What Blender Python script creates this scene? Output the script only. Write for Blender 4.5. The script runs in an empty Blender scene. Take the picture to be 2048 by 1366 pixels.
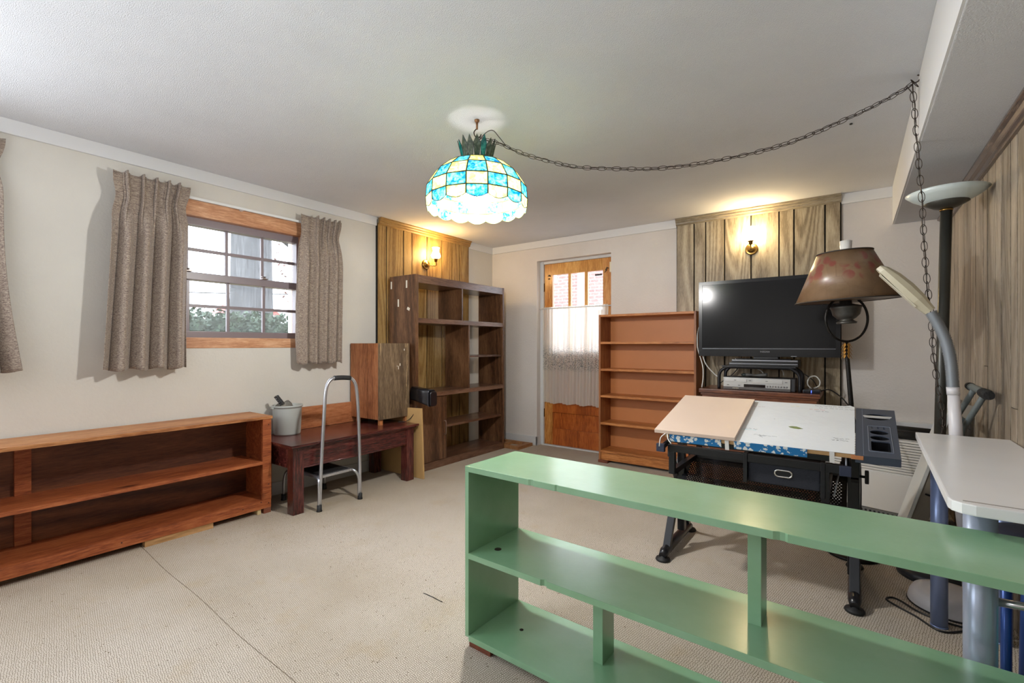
import bpy, bmesh, math, random
from mathutils import Vector, Matrix, Euler
random.seed(7)
S = bpy.context.scene
COL = S.collection
R = math.radians

# ---------------------------------------------------------------- camera, light, exposure
cam_d = bpy.data.cameras.new('camera'); cam = bpy.data.objects.new('camera', cam_d); COL.objects.link(cam)
cam.location = (0, 0, 1.18); cam.rotation_euler = (R(90), 0, R(36.05))
cam_d.sensor_width = 36; cam_d.lens = 941.4/2048*36; cam_d.shift_y = 7/2048; cam_d.clip_start = 0.02
S.camera = cam
S.view_settings.view_transform = 'Standard'; S.view_settings.look = 'None'
S.view_settings.gamma = 1; S.view_settings.use_curve_mapping = False
S.view_settings.exposure = 0.1
W_ = bpy.data.worlds.new('world'); S.world = W_; W_.use_nodes = True
bg = W_.node_tree.nodes['Background']; bg.inputs[0].default_value = (.86, .93, 1, 1); bg.inputs[1].default_value = 7.0

def area(name, loc, rot, sx, sy, power, col):
    d = bpy.data.lights.new(name, 'AREA'); d.shape = 'RECTANGLE'; d.size = sx; d.size_y = sy; d.energy = power; d.color = col
    o = bpy.data.objects.new(name, d); COL.objects.link(o); o.location = loc; o.rotation_euler = rot
    return o
# two added fill lamps behind the camera; daylight of the left wall's second window
area('bounce_fill', (-1.1, -.55, 1.0), (R(180), 0, 0), 1.6, .9, 38, (.92, .96, 1))  # added lamp aimed upward to brighten the ceiling
area('window_daylight', (-3.55, -0.50, 1.65), (R(90), 0, R(-90)), .9, .85, 26, (.82, .91, 1))
area('rear_fill', (-3.2, -1.3, 1.75), (R(90), 0, R(-22)), .7, .7, 22, (.88, .94, 1))  # added fill lamp; the rear wall has no window

# ---------------------------------------------------------------- colour and material helpers
def lin(c):
    def f(v):
        v /= 255.0
        return v/12.92 if v <= .04045 else ((v+.055)/1.055)**2.4
    return (f(c[0]), f(c[1]), f(c[2]), 1)
def base(name):
    m = bpy.data.materials.new(name); m.use_nodes = True; nt = m.node_tree
    return m, nt, nt.nodes['Principled BSDF']
def N(nt, t, **kw):
    n = nt.nodes.new(t)
    for k, v in kw.items(): setattr(n, k, v)
    return n
def coords(nt, scale=(1, 1, 1), rnd=True, rot=(0, 0, 0)):
    tc = N(nt, 'ShaderNodeTexCoord'); mp = N(nt, 'ShaderNodeMapping')
    mp.inputs['Scale'].default_value = scale; mp.inputs['Rotation'].default_value = rot
    nt.links.new(tc.outputs['Object'], mp.inputs['Vector'])
    if rnd:
        oi = N(nt, 'ShaderNodeObjectInfo'); mu = N(nt, 'ShaderNodeMath', operation='MULTIPLY'); mu.inputs[1].default_value = 37.0
        nt.links.new(oi.outputs['Random'], mu.inputs[0]); nt.links.new(mu.outputs[0], mp.inputs['Location'])
    return mp.outputs[0]
def noise(nt, vec, scale, detail=4, rough=.55, dist=0):
    n = N(nt, 'ShaderNodeTexNoise'); n.inputs['Scale'].default_value = scale; n.inputs['Detail'].default_value = detail
    n.inputs['Roughness'].default_value = rough; n.inputs['Distortion'].default_value = dist
    nt.links.new(vec, n.inputs['Vector']); return n.outputs['Fac']
def ramp(nt, fac, stops):
    r = N(nt, 'ShaderNodeValToRGB'); el = r.color_ramp.elements
    while len(el) < len(stops): el.new(.5)
    for e, (p, c) in zip(el, stops): e.position = p; e.color = c
    nt.links.new(fac, r.inputs[0]); return r.outputs[0]
def mixc(nt, fac, a, b, mode='MIX'):
    m = N(nt, 'ShaderNodeMix', data_type='RGBA', blend_type=mode)
    for sock, v in ((m.inputs[0], fac), (m.inputs[6], a), (m.inputs[7], b)):
        if hasattr(v, 'is_output'): nt.links.new(v, sock)
        else: sock.default_value = v
    return m.outputs[2]
def bump(nt, bs, h, strength, dist=.01, prev=None):
    b = N(nt, 'ShaderNodeBump'); b.inputs['Strength'].default_value = strength; b.inputs['Distance'].default_value = dist
    nt.links.new(h, b.inputs['Height'])
    if prev: nt.links.new(prev, b.inputs['Normal'])
    nt.links.new(b.outputs[0], bs.inputs['Normal']); return b.outputs[0]
MC = {}
def plain(name, rgb, rough=.5, metal=0, spec=.5, bs_=(0, 0), var=0, vs=3, emit=None, coat=0):
    if name in MC: return MC[name]
    m, nt, b = base(name); c = lin(rgb)
    b.inputs['Base Color'].default_value = c; b.inputs['Roughness'].default_value = rough
    b.inputs['Metallic'].default_value = metal; b.inputs['Specular IOR Level'].default_value = spec
    b.inputs['Coat Weight'].default_value = coat; b.inputs['Coat Roughness'].default_value = .15
    v = coords(nt, rnd=False)
    if var:
        n = noise(nt, v, vs, 5); d = tuple(x*(1-var) for x in c[:3])+(1,); l = tuple(min(1, x*(1+var)) for x in c[:3])+(1,)
        nt.links.new(ramp(nt, n, [(.3, d), (.7, l)]), b.inputs['Base Color'])
    if bs_[0]: bump(nt, b, noise(nt, v, bs_[0], 3), bs_[1], .01)
    if emit: b.inputs['Emission Color'].default_value = lin(emit[0]); b.inputs['Emission Strength'].default_value = emit[1]
    MC[name] = m; return m
def wood(name, dark, mid, light, axis='z', s=1, rough=.45, ring=.5, contrast=1, spec=.4, coat=0, knots=0, wear=None, plankvar=0, band=9):
    """long grain along axis; ring adds the broad cathedral figure"""
    if name in MC: return MC[name]
    m, nt, b = base(name); al, ac = .11, 1.0
    sc = {'x': (al, ac, ac), 'y': (ac, al, ac), 'z': (ac, ac, al)}[axis]
    v = coords(nt, tuple(q*s for q in sc))
    fine = noise(nt, v, 110, 6, .7); broad = noise(nt, v, 7, 3, .5, .4)
    cont = noise(nt, v, band*.42, 1.2, .4, .25); mm = N(nt, 'ShaderNodeMath', operation='MULTIPLY'); mm.inputs[1].default_value = 95; nt.links.new(cont, mm.inputs[0])
    sn = N(nt, 'ShaderNodeMath', operation='SINE'); nt.links.new(mm.outputs[0], sn.inputs[0]); mr0 = N(nt, 'ShaderNodeMapRange'); mr0.inputs[1].default_value = -1; mr0.inputs[2].default_value = 1
    mr0.inputs[3].default_value = .28; mr0.inputs[4].default_value = .62; nt.links.new(sn.outputs[0], mr0.inputs[0])
    a1 = mixc(nt, ring*.75, fine, mr0.outputs[0]); a2 = mixc(nt, .3, a1, broad)
    k = .5*contrast
    colr = ramp(nt, a2, [(.5-.21*k, lin(dark)), (.5, lin(mid)), (.5+.21*k, lin(light))])
    if plankvar:
        oi = N(nt, 'ShaderNodeObjectInfo'); hs = N(nt, 'ShaderNodeHueSaturation')
        mr = N(nt, 'ShaderNodeMapRange'); mr.inputs[3].default_value = 1-plankvar; mr.inputs[4].default_value = 1+plankvar
        nt.links.new(oi.outputs['Random'], mr.inputs[0]); nt.links.new(mr.outputs[0], hs.inputs['Value']); nt.links.new(colr, hs.inputs['Color']); colr = hs.outputs[0]
    if knots:
        v2 = coords(nt, tuple(q for q in sc) if knots < 1 else (1, 1, 1)); vo = N(nt, 'ShaderNodeTexVoronoi'); vo.inputs['Scale'].default_value = 3.5
        v3 = coords(nt, {'x': (.5, 1, 1), 'y': (1, .5, 1), 'z': (1, 1, .5)}[axis]); nt.links.new(v3, vo.inputs['Vector'])
        f = ramp(nt, vo.outputs['Distance'], [(.05, (1, 1, 1, 1)), (.12, (0, 0, 0, 1))])
        colr = mixc(nt, f, colr, tuple(q*.45 for q in lin(dark)[:3])+(1,))
    if wear:
        v4 = coords(nt, tuple(q*1.2 for q in sc)); f = ramp(nt, noise(nt, v4, 14, 6, .7), [(wear[1], (0, 0, 0, 1)), (wear[1]+.06, (1, 1, 1, 1))])
        colr = mixc(nt, f, colr, lin(wear[0]))
    nt.links.new(colr, b.inputs['Base Color']); b.inputs['Roughness'].default_value = rough
    b.inputs['Specular IOR Level'].default_value = spec; b.inputs['Coat Weight'].default_value = coat; b.inputs['Coat Roughness'].default_value = .2
    bump(nt, b, a1, .18, .004)
    MC[name] = m; return m

# ---------------------------------------------------------------- mesh helpers
def BM(): return bmesh.new()
def box(bm, x0, x1, y0, y1, z0, z1, bev=0, M=None):
    if x1 < x0: x0, x1 = x1, x0
    if y1 < y0: y0, y1 = y1, y0
    if z1 < z0: z0, z1 = z1, z0
    co = [(x, y, z) for x in (x0, x1) for y in (y0, y1) for z in (z0, z1)]
    vs = [bm.verts.new(M @ Vector(c) if M else c) for c in co]
    fs = [bm.faces.new([vs[i] for i in q]) for q in ((0, 1, 3, 2), (4, 6, 7, 5), (0, 4, 5, 1), (2, 3, 7, 6), (0, 2, 6, 4), (1, 5, 7, 3))]
    if bev:
        es = {e for f in fs for e in f.edges}
        bmesh.ops.bevel(bm, geom=list(es), offset=bev, segments=2, profile=.7, affect='EDGES')
    return bm
def prism(bm, pts, z0, z1, M=None, bev=0):
    a = [bm.verts.new((M @ Vector((x, y, z0))) if M else (x, y, z0)) for x, y in pts]
    b = [bm.verts.new((M @ Vector((x, y, z1))) if M else (x, y, z1)) for x, y in pts]
    n = len(pts); fs = [bm.faces.new(a[::-1]), bm.faces.new(b)]
    for i in range(n): fs.append(bm.faces.new((a[i], a[(i+1) % n], b[(i+1) % n], b[i])))
    bmesh.ops.recalc_face_normals(bm, faces=fs)
    if bev:
        bmesh.ops.bevel(bm, geom=list({e for f in fs[:2] for e in f.edges}), offset=bev, segments=2, profile=.7, affect='EDGES')
    return bm
def frame_at(t):
    t = t.normalized(); u = Vector((0, 0, 1)) if abs(t.z) < .9 else Vector((1, 0, 0))
    a = t.cross(u).normalized(); return a, t.cross(a).normalized()
def tube(bm, pts, r, n=10, closed=False, cap=True):
    pts = [Vector(p) for p in pts]; rs = r if isinstance(r, (list, tuple)) else [r]*len(pts)
    rings = []; L = len(pts); a = None
    for i, p in enumerate(pts):
        if closed: t = pts[(i+1) % L]-pts[i-1]
        else: t = pts[min(i+1, L-1)]-pts[max(i-1, 0)]
        t.normalize()
        if a is None: a, b = frame_at(t)
        else:
            a = (a-t*a.dot(t)).normalized()
        b = t.cross(a)
        rings.append([bm.verts.new(p+(a*math.cos(2*math.pi*k/n)+b*math.sin(2*math.pi*k/n))*rs[i]) for k in range(n)])
    for i in range(L if closed else L-1):
        q, w = rings[i], rings[(i+1) % L]
        for k in range(n):
            f = bm.faces.new((q[k], q[(k+1) % n], w[(k+1) % n], w[k])); f.smooth = True
    if cap and not closed:
        bm.faces.new(rings[0][::-1]); bm.faces.new(rings[-1])
    return bm
def cyl(bm, p0, p1, r0, r1=None, n=20): return tube(bm, [p0, p1], [r0, r0 if r1 is None else r1], n)
def lathe(bm, c, prof, n=28, M=None):
    """prof = [(radius, z)], open profile turned about z through c"""
    c = Vector(c); rings = []
    for r, z in prof:
        ring = []
        for k in range(n):
            v = Vector((r*math.cos(2*math.pi*k/n), r*math.sin(2*math.pi*k/n), z))
            if M: v = M @ v
            ring.append(bm.verts.new(c+v))
        rings.append(ring)
    for q, w in zip(rings, rings[1:]):
        for k in range(n):
            f = bm.faces.new((q[k], q[(k+1) % n], w[(k+1) % n], w[k])); f.smooth = True
    if prof[0][0] > 1e-6: bm.faces.new(rings[0][::-1])
    if prof[-1][0] > 1e-6: bm.faces.new(rings[-1])
    return bm
def ball(bm, c, r, n=16, sc=(1, 1, 1)):
    M = Matrix.Translation(c) @ Matrix.Diagonal((sc[0], sc[1], sc[2], 1))
    q = bmesh.ops.create_uvsphere(bm, u_segments=n, v_segments=n//2+2, radius=r, matrix=M)
    for v in q['verts']:
        for f in v.link_faces: f.smooth = True
    return bm
def smooth_path(pts, k=6):
    """Catmull-Rom through points"""
    P = [Vector(p) for p in pts]; P = [P[0]*2-P[1]]+P+[P[-1]*2-P[-2]]; out = []
    for i in range(1, len(P)-2):
        a, b, c, d = P[i-1:i+3]
        for j in range(k):
            t = j/k; out.append(.5*((2*b)+(c-a)*t+(2*a-5*b+4*c-d)*t*t+(3*b-a-3*c+d)*t**3))
    out.append(P[-2]); return out
def wloc(o):
    v = Vector((0, 0, 0))
    while o is not None: v += o.location; o = o.parent
    return v
def obj(name, bm, m, parent=None, local=False, recalc=True):
    if parent is not None and not local: bmesh.ops.translate(bm, verts=bm.verts, vec=-wloc(parent))
    if recalc: bmesh.ops.recalc_face_normals(bm, faces=bm.faces)
    me = bpy.data.meshes.new(name); bm.to_mesh(me); bm.free()
    if m: me.materials.append(m)
    o = bpy.data.objects.new(name, me); COL.objects.link(o)
    if parent is not None: o.parent = parent
    return o
def thing(name, label, cat, loc=(0, 0, 0), rotz=0, group=None):
    o = bpy.data.objects.new(name, None); COL.objects.link(o); o.location = loc; o.rotation_euler = (0, 0, rotz); o.empty_display_size = .05
    o['label'] = label; o['category'] = cat
    if group: o['group'] = group
    return o
def tag(o, label, cat, group=None):
    o['label'] = label; o['category'] = cat
    if group: o['group'] = group
    return o
def struct(name, bm, m, parent=None):
    o = obj(name, bm, m, parent)
    if parent is None: o['kind'] = 'structure'
    return o
def B(name, m, parent, x0, x1, y0, y1, z0, z1, bev=.002, local=False):
    return obj(name, box(BM(), x0, x1, y0, y1, z0, z1, bev), m, parent, local)
def curve_plate(name, outer, holes, thick, M, m, parent, local=False, bev=0):
    """flat plate with holes, filled 2D curve turned to mesh; M places it"""
    cu = bpy.data.curves.new(name+'_c', 'CURVE'); cu.dimensions = '2D'; cu.fill_mode = 'BOTH'; cu.extrude = thick/2; cu.bevel_depth = bev
    for ring in [outer]+holes:
        sp = cu.splines.new('POLY'); sp.points.add(len(ring)-1); sp.use_cyclic_u = True
        for p, (x, y) in zip(sp.points, ring): p.co = (x, y, 0, 1)
    co = bpy.data.objects.new(name+'_c', cu); COL.objects.link(co)
    me = bpy.data.meshes.new_from_object(co); bpy.data.objects.remove(co); bpy.data.curves.remove(cu)
    off = Matrix.Identity(4) if (parent is None or local) else Matrix.Translation(-wloc(parent))
    me.transform(off @ M); me.materials.clear(); me.materials.append(m); me.name = name
    o = bpy.data.objects.new(name, me); COL.objects.link(o)
    if parent is not None: o.parent = parent
    return o
def text_mesh(name, body, size, M, m, parent, extrude=.0004):
    cu = bpy.data.curves.new(name+'_c', 'FONT'); cu.body = body; cu.size = size; cu.extrude = extrude; cu.align_x = 'CENTER'; cu.align_y = 'CENTER'
    co = bpy.data.objects.new(name+'_c', cu); COL.objects.link(co); bpy.context.view_layer.update()
    me = bpy.data.meshes.new_from_object(co); bpy.data.objects.remove(co); bpy.data.curves.remove(cu)
    me.transform(Matrix.Translation(-wloc(parent)) @ M); me.materials.clear(); me.materials.append(m); me.name = name
    o = bpy.data.objects.new(name, me); COL.objects.link(o); o.parent = parent
    return o
def circ(cx, cy, rx, ry=None, n=16): return [(cx+rx*math.cos(2*math.pi*k/n), cy+(ry or rx)*math.sin(2*math.pi*k/n)) for k in range(n)]
def rrect(x0, x1, y0, y1, r, n=5):
    out = []
    for cx, cy, a0 in ((x1-r, y1-r, 0), (x0+r, y1-r, 90), (x0+r, y0+r, 180), (x1-r, y0+r, 270)):
        for k in range(n+1):
            a = R(a0+90*k/n); out.append((cx+r*math.cos(a), cy+r*math.sin(a)))
    return out

# ---------------------------------------------------------------- room dimensions
WX, BY, RX, FY, HC = -3.69, 4.648, .549, -1.4, 2.396
SX, SZ = .243, 2.106

# ---------------------------------------------------------------- room materials
def plaster(name, rgb, scale, strength, rough=.85, mott=.05, d=.01):
    m, nt, b = base(name); v = coords(nt, rnd=False); c = lin(rgb)
    n1 = noise(nt, v, scale, 3, .6); n2 = noise(nt, v, 1.3, 4, .6)
    nt.links.new(ramp(nt, n2, [(.3, tuple(x*(1-mott) for x in c[:3])+(1,)), (.7, tuple(min(1, x*(1+mott)) for x in c[:3])+(1,))]), b.inputs['Base Color'])
    b.inputs['Roughness'].default_value = rough; b.inputs['Specular IOR Level'].default_value = .2
    bump(nt, b, n1, strength, d); return m
M_wall = plaster('plaster_left_wall', (212, 208, 200), 55, .28, d=.006)
M_wallb = plaster('plaster_back_wall', (214, 208, 203), 60, .38, d=.008)
M_ceil = plaster('popcorn_ceiling', (214, 215, 219), 230, .7, d=.006)
M_crown = plain('crown_paint', (218, 218, 219), .6, bs_=(20, .1))
M_jamb = plain('jamb_paint', (205, 205, 205), .45, bs_=(30, .1))
M_dark = plain('panel_gap', (22, 18, 15), .95)
M_panL = wood('paneling_gold', (126, 94, 54), (158, 126, 76), (176, 146, 96), 'z', 1.5, .4, .6, 1.0, plankvar=.1, band=6)
M_panB = wood('paneling_grey_oak', (122, 108, 86), (162, 148, 124), (186, 174, 150), 'z', 1.5, .45, .65, 1.0, plankvar=.12, band=6)
M_panR = wood('paneling_right', (120, 106, 90), (154, 140, 122), (178, 164, 146), 'z', 1.6, .42, .5, 1.0, plankvar=.16, band=7)

def carpet():
    m, nt, b = base('carpet'); v = coords(nt, (1, 1, 1), False, (0, 0, R(10)))
    nz = N(nt, 'ShaderNodeTexNoise'); nz.inputs['Scale'].default_value = 26; nt.links.new(v, nz.inputs['Vector'])
    wv = mixc(nt, .006, v, nz.outputs['Color'], 'ADD')
    mp = N(nt, 'ShaderNodeMapping'); mp.inputs['Scale'].default_value = (1, 1.25, 1); nt.links.new(wv, mp.inputs['Vector'])
    vo = N(nt, 'ShaderNodeTexVoronoi', feature='DISTANCE_TO_EDGE'); vo.inputs['Scale'].default_value = 112; vo.inputs['Randomness'].default_value = .55
    nt.links.new(mp.outputs[0], vo.inputs['Vector'])
    cell = ramp(nt, vo.outputs['Distance'], [(.02, (0, 0, 0, 1)), (.15, (1, 1, 1, 1))])
    big = noise(nt, v, 1.1, 4, .6); mid = noise(nt, v, 5, 4, .65); fine = noise(nt, v, 700, 2)
    c0 = ramp(nt, big, [(.3, lin((192, 181, 166))), (.6, lin((212, 203, 192)))])
    c1 = mixc(nt, ramp(nt, mid, [(.56, (0, 0, 0, 1)), (.75, (.4, .4, .4, 1))]), c0, lin((196, 176, 144)))
    c2 = mixc(nt, ramp(nt, fine, [(.35, (.15, .15, .15, 1)), (.6, (0, 0, 0, 1))]), c1, lin((170, 150, 122)))
    c3 = mixc(nt, cell, lin((96, 80, 60)), c2)
    # trodden, yellowed band beside the long red bookcase (a real stain in the pile)
    sx = N(nt, 'ShaderNodeSeparateXYZ'); tc = N(nt, 'ShaderNodeTexCoord'); nt.links.new(tc.outputs['Object'], sx.inputs[0])
    _b = ramp(nt, mixc(nt, .25, sx.outputs['X'], big), [(0, (1, 1, 1, 1)), (1, (0, 0, 0, 1))])
    mr = N(nt, 'ShaderNodeMapRange'); mr.inputs[1].default_value = -3.3; mr.inputs[2].default_value = -2.4; mr.inputs[3].default_value = .4; mr.inputs[4].default_value = 0
    nt.links.new(sx.outputs['X'], mr.inputs[0])
    c4 = mixc(nt, mr.outputs[0], c3, mixc(nt, .6, c3, lin((160, 134, 92))), 'MIX')
    nt.links.new(c4, b.inputs['Base Color']); b.inputs['Roughness'].default_value = .95; b.inputs['Specular IOR Level'].default_value = .1
    bump(nt, b, cell, .3, .003); return m
M_carpet = carpet()

# ---------------------------------------------------------------- room shell
struct('floor', box(BM(), WX-.3, RX+.2, FY-.2, BY+.35, -.1, 0), M_carpet)
struct('ceiling', box(BM(), WX-.2, RX+.2, FY-.2, BY+.3, HC, HC+.1), M_ceil)
# left wall with two window openings
wy = [(-.95, .06), (1.02, 2.135)]; wz = (1.158, 2.182)
bm = BM(); T = .24
ys = [FY-.2, wy[0][0], wy[0][1], wy[1][0], wy[1][1], BY+.2]
for i in range(5):
    if i in (1, 3): box(bm, WX-T, WX, ys[i], ys[i+1], 0, wz[0]); box(bm, WX-T, WX, ys[i], ys[i+1], wz[1], HC)
    else: box(bm, WX-T, WX, ys[i], ys[i+1], 0, HC)
wall_left = struct('wall_left', bm, M_wall)
# back wall with the door opening
bm = BM(); T2 = .30
box(bm, WX-.2, -3.02, BY, BY+T2, 0, HC); box(bm, -3.02, -2.086, BY, BY+T2, 2.162, HC); box(bm, -2.086, RX+.2, BY, BY+T2, 0, HC)
wall_back = struct('wall_back', bm, M_wallb)
wall_right = struct('wall_right', box(BM(), RX, RX+.2, FY-.2, BY+.1, 0, HC), M_dark)
struct('wall_rear', box(BM(), WX-.2, RX+.2, FY-.2, FY, 0, HC), M_wallb)
struct('soffit', box(BM(), SX, RX, FY, BY, SZ, HC, .004), M_ceil)
# face board of the soffit is smooth white
struct('trim_1', box(BM(), SX-.008, SX, FY, BY, SZ+.002, HC-.001), M_crown)
# crown boards
ypl = (2.868, 4.182)
for i, (a, b_) in enumerate(((FY, 2.866), (4.184, BY))):
    struct('trim_%d' % (2+i), box(BM(), WX, WX+.018, a, b_, 2.316, HC, .002), M_crown)
for i, (a, b_) in enumerate(((WX+.018, -1.398), (-.088, SX-.008))):
    struct('trim_%d' % (4+i), box(BM(), a, b_, BY-.018, BY, 2.316, HC, .002), M_crown)
struct('baseboard_back', box(BM(), WX, -3.012, BY-.015, BY, 0, .105, .004), M_jamb)
struct('baseboard_doorway', box(BM(), -3.03, -3.012, BY-.015, BY+.07, 0, .105, .004), M_jamb)
struct('baseboard_left', box(BM(), WX, WX+.014, FY, 2.85, 0, .1, .004), M_jamb)
struct('trim_6', box(BM(), -.08, RX-.012, BY-.06, BY, .565, .6, .003), M_crown)

# paneling: planks one by one on a dark backing
def planks(parent, edges, axis, face, depth, z0, z1, m, gap=.005, name='plank'):
    for a, b_ in zip(edges, edges[1:]):
        d = depth+random.uniform(-.0012, .0012)
        if axis == 'y': bm = box(BM(), face, face+d, a+gap/2, b_-gap/2, z0, z1, .0018)
        else: bm = box(BM(), a+gap/2, b_-gap/2, face-d, face, z0, z1, .0018)
        obj(name, bm, m, parent)
lp = [2.868, 2.974, 3.187, 3.299, 3.509, 3.733, 3.893, 4.017, 4.182]
obj('backing', box(BM(), WX+.001, WX+.0145, 2.866, 4.184, 0, 2.34), M_dark, wall_left)
planks(wall_left, lp, 'y', WX+.008, .012, 0, 2.345, M_panL, .010)
bp = [-1.396, -1.232, -1.128, -.963, -.744, -.526, -.415, -.196, -.089]
obj('backing', box(BM(), -1.398, -.086, BY-.008, BY-.001, 0, 2.36), M_dark, wall_back)
planks(wall_back, bp, 'x', BY-.008, .012, 0, 2.345, M_panB, .011)
rp = [BY-.001, 4.53, 4.418, 4.261, 4.122, 3.92, 3.711, 3.58, 3.397, 3.293, 3.122, 3.02, 2.864]
obj('backing', box(BM(), RX-.0075, RX-.001, .2, BY-.002, 0, 2.06), M_dark, wall_right)
y = 2.864
while y > .2: y -= random.choice((.1, .13, .16, .2)); rp.append(y)
rp = rp[::-1]
for a, b_ in zip(rp, rp[1:]):
    d = .013+random.uniform(-.001, .001); cut = random.uniform(.6, 1.7) if random.random() < .3 else None
    if abs(a-2.864) < .01: cut = None
    for z0, z1 in ([(0, 2.07)] if cut is None else [(0, cut-.0015), (cut+.0015, 2.07)]):
        obj('plank', box(BM(), RX-d, RX, a+.007, b_-.007, z0, z1, .0012), M_panR, wall_right)
def mould(parent, pts, ext, m, name='moulding'):
    """pts: profile (out, z); ext: function (out,z,s)->world for both ends"""
    bm = BM(); a = [bm.verts.new(ext(o, z, 0)) for o, z in pts]; b2 = [bm.verts.new(ext(o, z, 1)) for o, z in pts]; n = len(pts)
    bm.faces.new(a); bm.faces.new(b2[::-1])
    for i in range(n): bm.faces.new((a[i], a[(i+1) % n], b2[(i+1) % n], b2[i]))
    return obj(name, bm, m, parent)
mp_ = [(0, HC), (.042, HC), (.042, HC-.012), (.03, HC-.022), (.03, HC-.034), (.02, HC-.042), (.018, HC-.056), (.006, HC-.066), (0, HC-.066)]
M_mL = wood('moulding_gold', (138, 104, 60), (150, 116, 68), (162, 128, 78), 'y', 1, .4, 0, .5); M_mB = wood('moulding_grey', (118, 108, 90), (132, 122, 104), (146, 136, 118), 'x', 1, .4, 0, .5)
mould(wall_left, mp_, lambda o, z, s: (WX+.02+o, (2.88, 4.184)[s], z), M_mL)
mould(wall_back, mp_, lambda o, z, s: ((-1.398, -.086)[s], BY-.02-o, z), M_mB)
M_walnut = wood('dark_moulding', (58, 42, 34), (88, 66, 54), (120, 98, 82), 'y', 1, .25, .2, 1, coat=.5)
mr_ = [(0, SZ), (.045, SZ), (.045, SZ-.01), (.03, SZ-.02), (.024, SZ-.036), (.024, SZ-.046), (.014, SZ-.05), (.012, SZ-.062), (0, SZ-.064)]
mould(wall_right, mr_, lambda o, z, s: (RX-.013-o, (.1, BY)[s], z), M_walnut)
obj('corner_strip', box(BM(), -.0885, -.086, BY-.021, BY, 0, HC-.07), M_dark, wall_back)
obj('corner_strip', box(BM(), WX, WX+.022, 2.862, 2.867, 0, HC-.02), M_dark, wall_left)
# seam in the carpet and a loose dark thread
bm = tube(BM(), [(x, .945-.036*(x+3.35)+.004*math.sin(x*7), .0003) for x in [WX+.3+i*.1 for i in range(32)]], .0011, 4)
tag(obj('seam_thread', bm, plain('seam', (96, 78, 56), .9)), 'thin dark seam line running across the beige carpet', 'carpet seam')
bm = tube(BM(), [(-1.655, 1.56, .002), (-1.60, 1.561, .002), (-1.527, 1.556, .002)], .0016, 5)
tag(obj('loose_thread', bm, plain('thread', (40, 38, 36), .9)), 'short dark thread lying loose on the open carpet', 'thread')
bm = lathe(BM(), (-.016, 3.184, HC-.006), [(.0, 0), (.007, 0), (.007, .006), (0, .006)], 10)
tag(obj('ceiling_screw', bm, plain('black_screw', (30, 28, 26), .5)), 'small black screw head in the ceiling near the swagged chain', 'screw')

# ---------------------------------------------------------------- window of the left wall
M_cedar = wood('cedar_trim', (176, 122, 86), (202, 150, 112), (220, 176, 140), 'y', 1, .4, .3, .9)
M_bronze = plain('window_frame_taupe', (128, 116, 120), .35, spec=.5)
def glassmat(name, tint=(.97, .98, 1), gloss=.05, haze=0):
    m = bpy.data.materials.new(name); m.use_nodes = True; nt = m.node_tree; nt.nodes.clear()
    o = N(nt, 'ShaderNodeOutputMaterial'); t = N(nt, 'ShaderNodeBsdfTransparent'); g = N(nt, 'ShaderNodeBsdfGlossy'); x = N(nt, 'ShaderNodeMixShader')
    t.inputs[0].default_value = (*tint, 1); g.inputs['Roughness'].default_value = .02; x.inputs[0].default_value = gloss
    nt.links.new(t.outputs[0], x.inputs[1]); nt.links.new(g.outputs[0], x.inputs[2])
    if haze:
        tl = N(nt, 'ShaderNodeBsdfTranslucent'); x2 = N(nt, 'ShaderNodeMixShader'); x2.inputs[0].default_value = haze
        nt.links.new(x.outputs[0], x2.inputs[1]); nt.links.new(tl.outputs[0], x2.inputs[2]); x = x2
    nt.links.new(x.outputs[0], o.inputs[0]); return m
M_glass = glassmat('window_glass', haze=.035)
def window(n, y0, y1, cols, full=True):
    w = bpy.data.objects.new('window_%d' % n, None); COL.objects.link(w); w.location = (WX, (y0+y1)/2, wz[0]); w['kind'] = 'structure'
    B('header', M_cedar, w, WX-.16, WX+.004, y0-.0, y1+.0, 2.075, wz[1], .002)
    B('window_sill', M_cedar, w, WX-.16, WX+.004, y0, y1, wz[0], 1.232, .002)
    for a, b_ in ((y0, y0+.02), (y1-.014, y1)): B('jamb', M_cedar, w, WX-.16, WX+.002, a, b_, 1.232, 2.075, .001)
    fx0, fx1 = WX-.12, WX-.05; g0, g1 = y0+.02, y1-.014
    bm = BM()
    box(bm, fx0, fx1, g0, g1, 2.022, 2.075, .003); box(bm, fx0, fx1, g0, g1, 1.232, 1.278, .003)
    box(bm, fx0, fx1, g0, g0+.022, 1.27, 2.03, .003); box(bm, fx0, fx1, g1-.018, g1, 1.27, 2.03, .003)
    obj('window_frame', bm, M_bronze, w)
    B('meeting_rail', M_bronze, w, fx0-.005, fx1+.012, g0, g1, 1.636, 1.69, .004)
    iy0, iy1 = g0+.022, g1-.018; st = (iy1-iy0)/cols
    for za, zb, dx in ((1.278, 1.636, .012), (1.69, 2.022, -.012)):
        zm = (za+zb)/2
        for i in range(1, cols): B('muntin', M_bronze, w, WX-.095+dx, WX-.075+dx, iy0+st*i-.010, iy0+st*i+.010, za, zb, .002)
        B('muntin', M_bronze, w, WX-.094+dx, WX-.076+dx, iy0, iy1, zm-.011, zm+.011, .002)
        for i in range(cols):
            for a, b_ in ((za, zm), (zm, zb)):
                B('pane', M_glass, w, WX-.087+dx, WX-.084+dx, iy0+st*i+.006, iy0+st*(i+1)-.006, a+.004, b_-.004, 0)
    for i in (1, 3):
        yy = iy0+st*i-.01
        bm = BM(); box(bm, fx1+.0, fx1+.03, yy-.022, yy+.022, 1.69, 1.698, .002); cyl(bm, (fx1+.015, yy, 1.69), (fx1+.015, yy, 1.712), .009); box(bm, fx1+.008, fx1+.02, yy-.02, yy+.012, 1.706, 1.714, .002)
        obj('sash_lock', bm, plain('pewter', (130, 118, 112), .35, .8), w)
    return w
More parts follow.
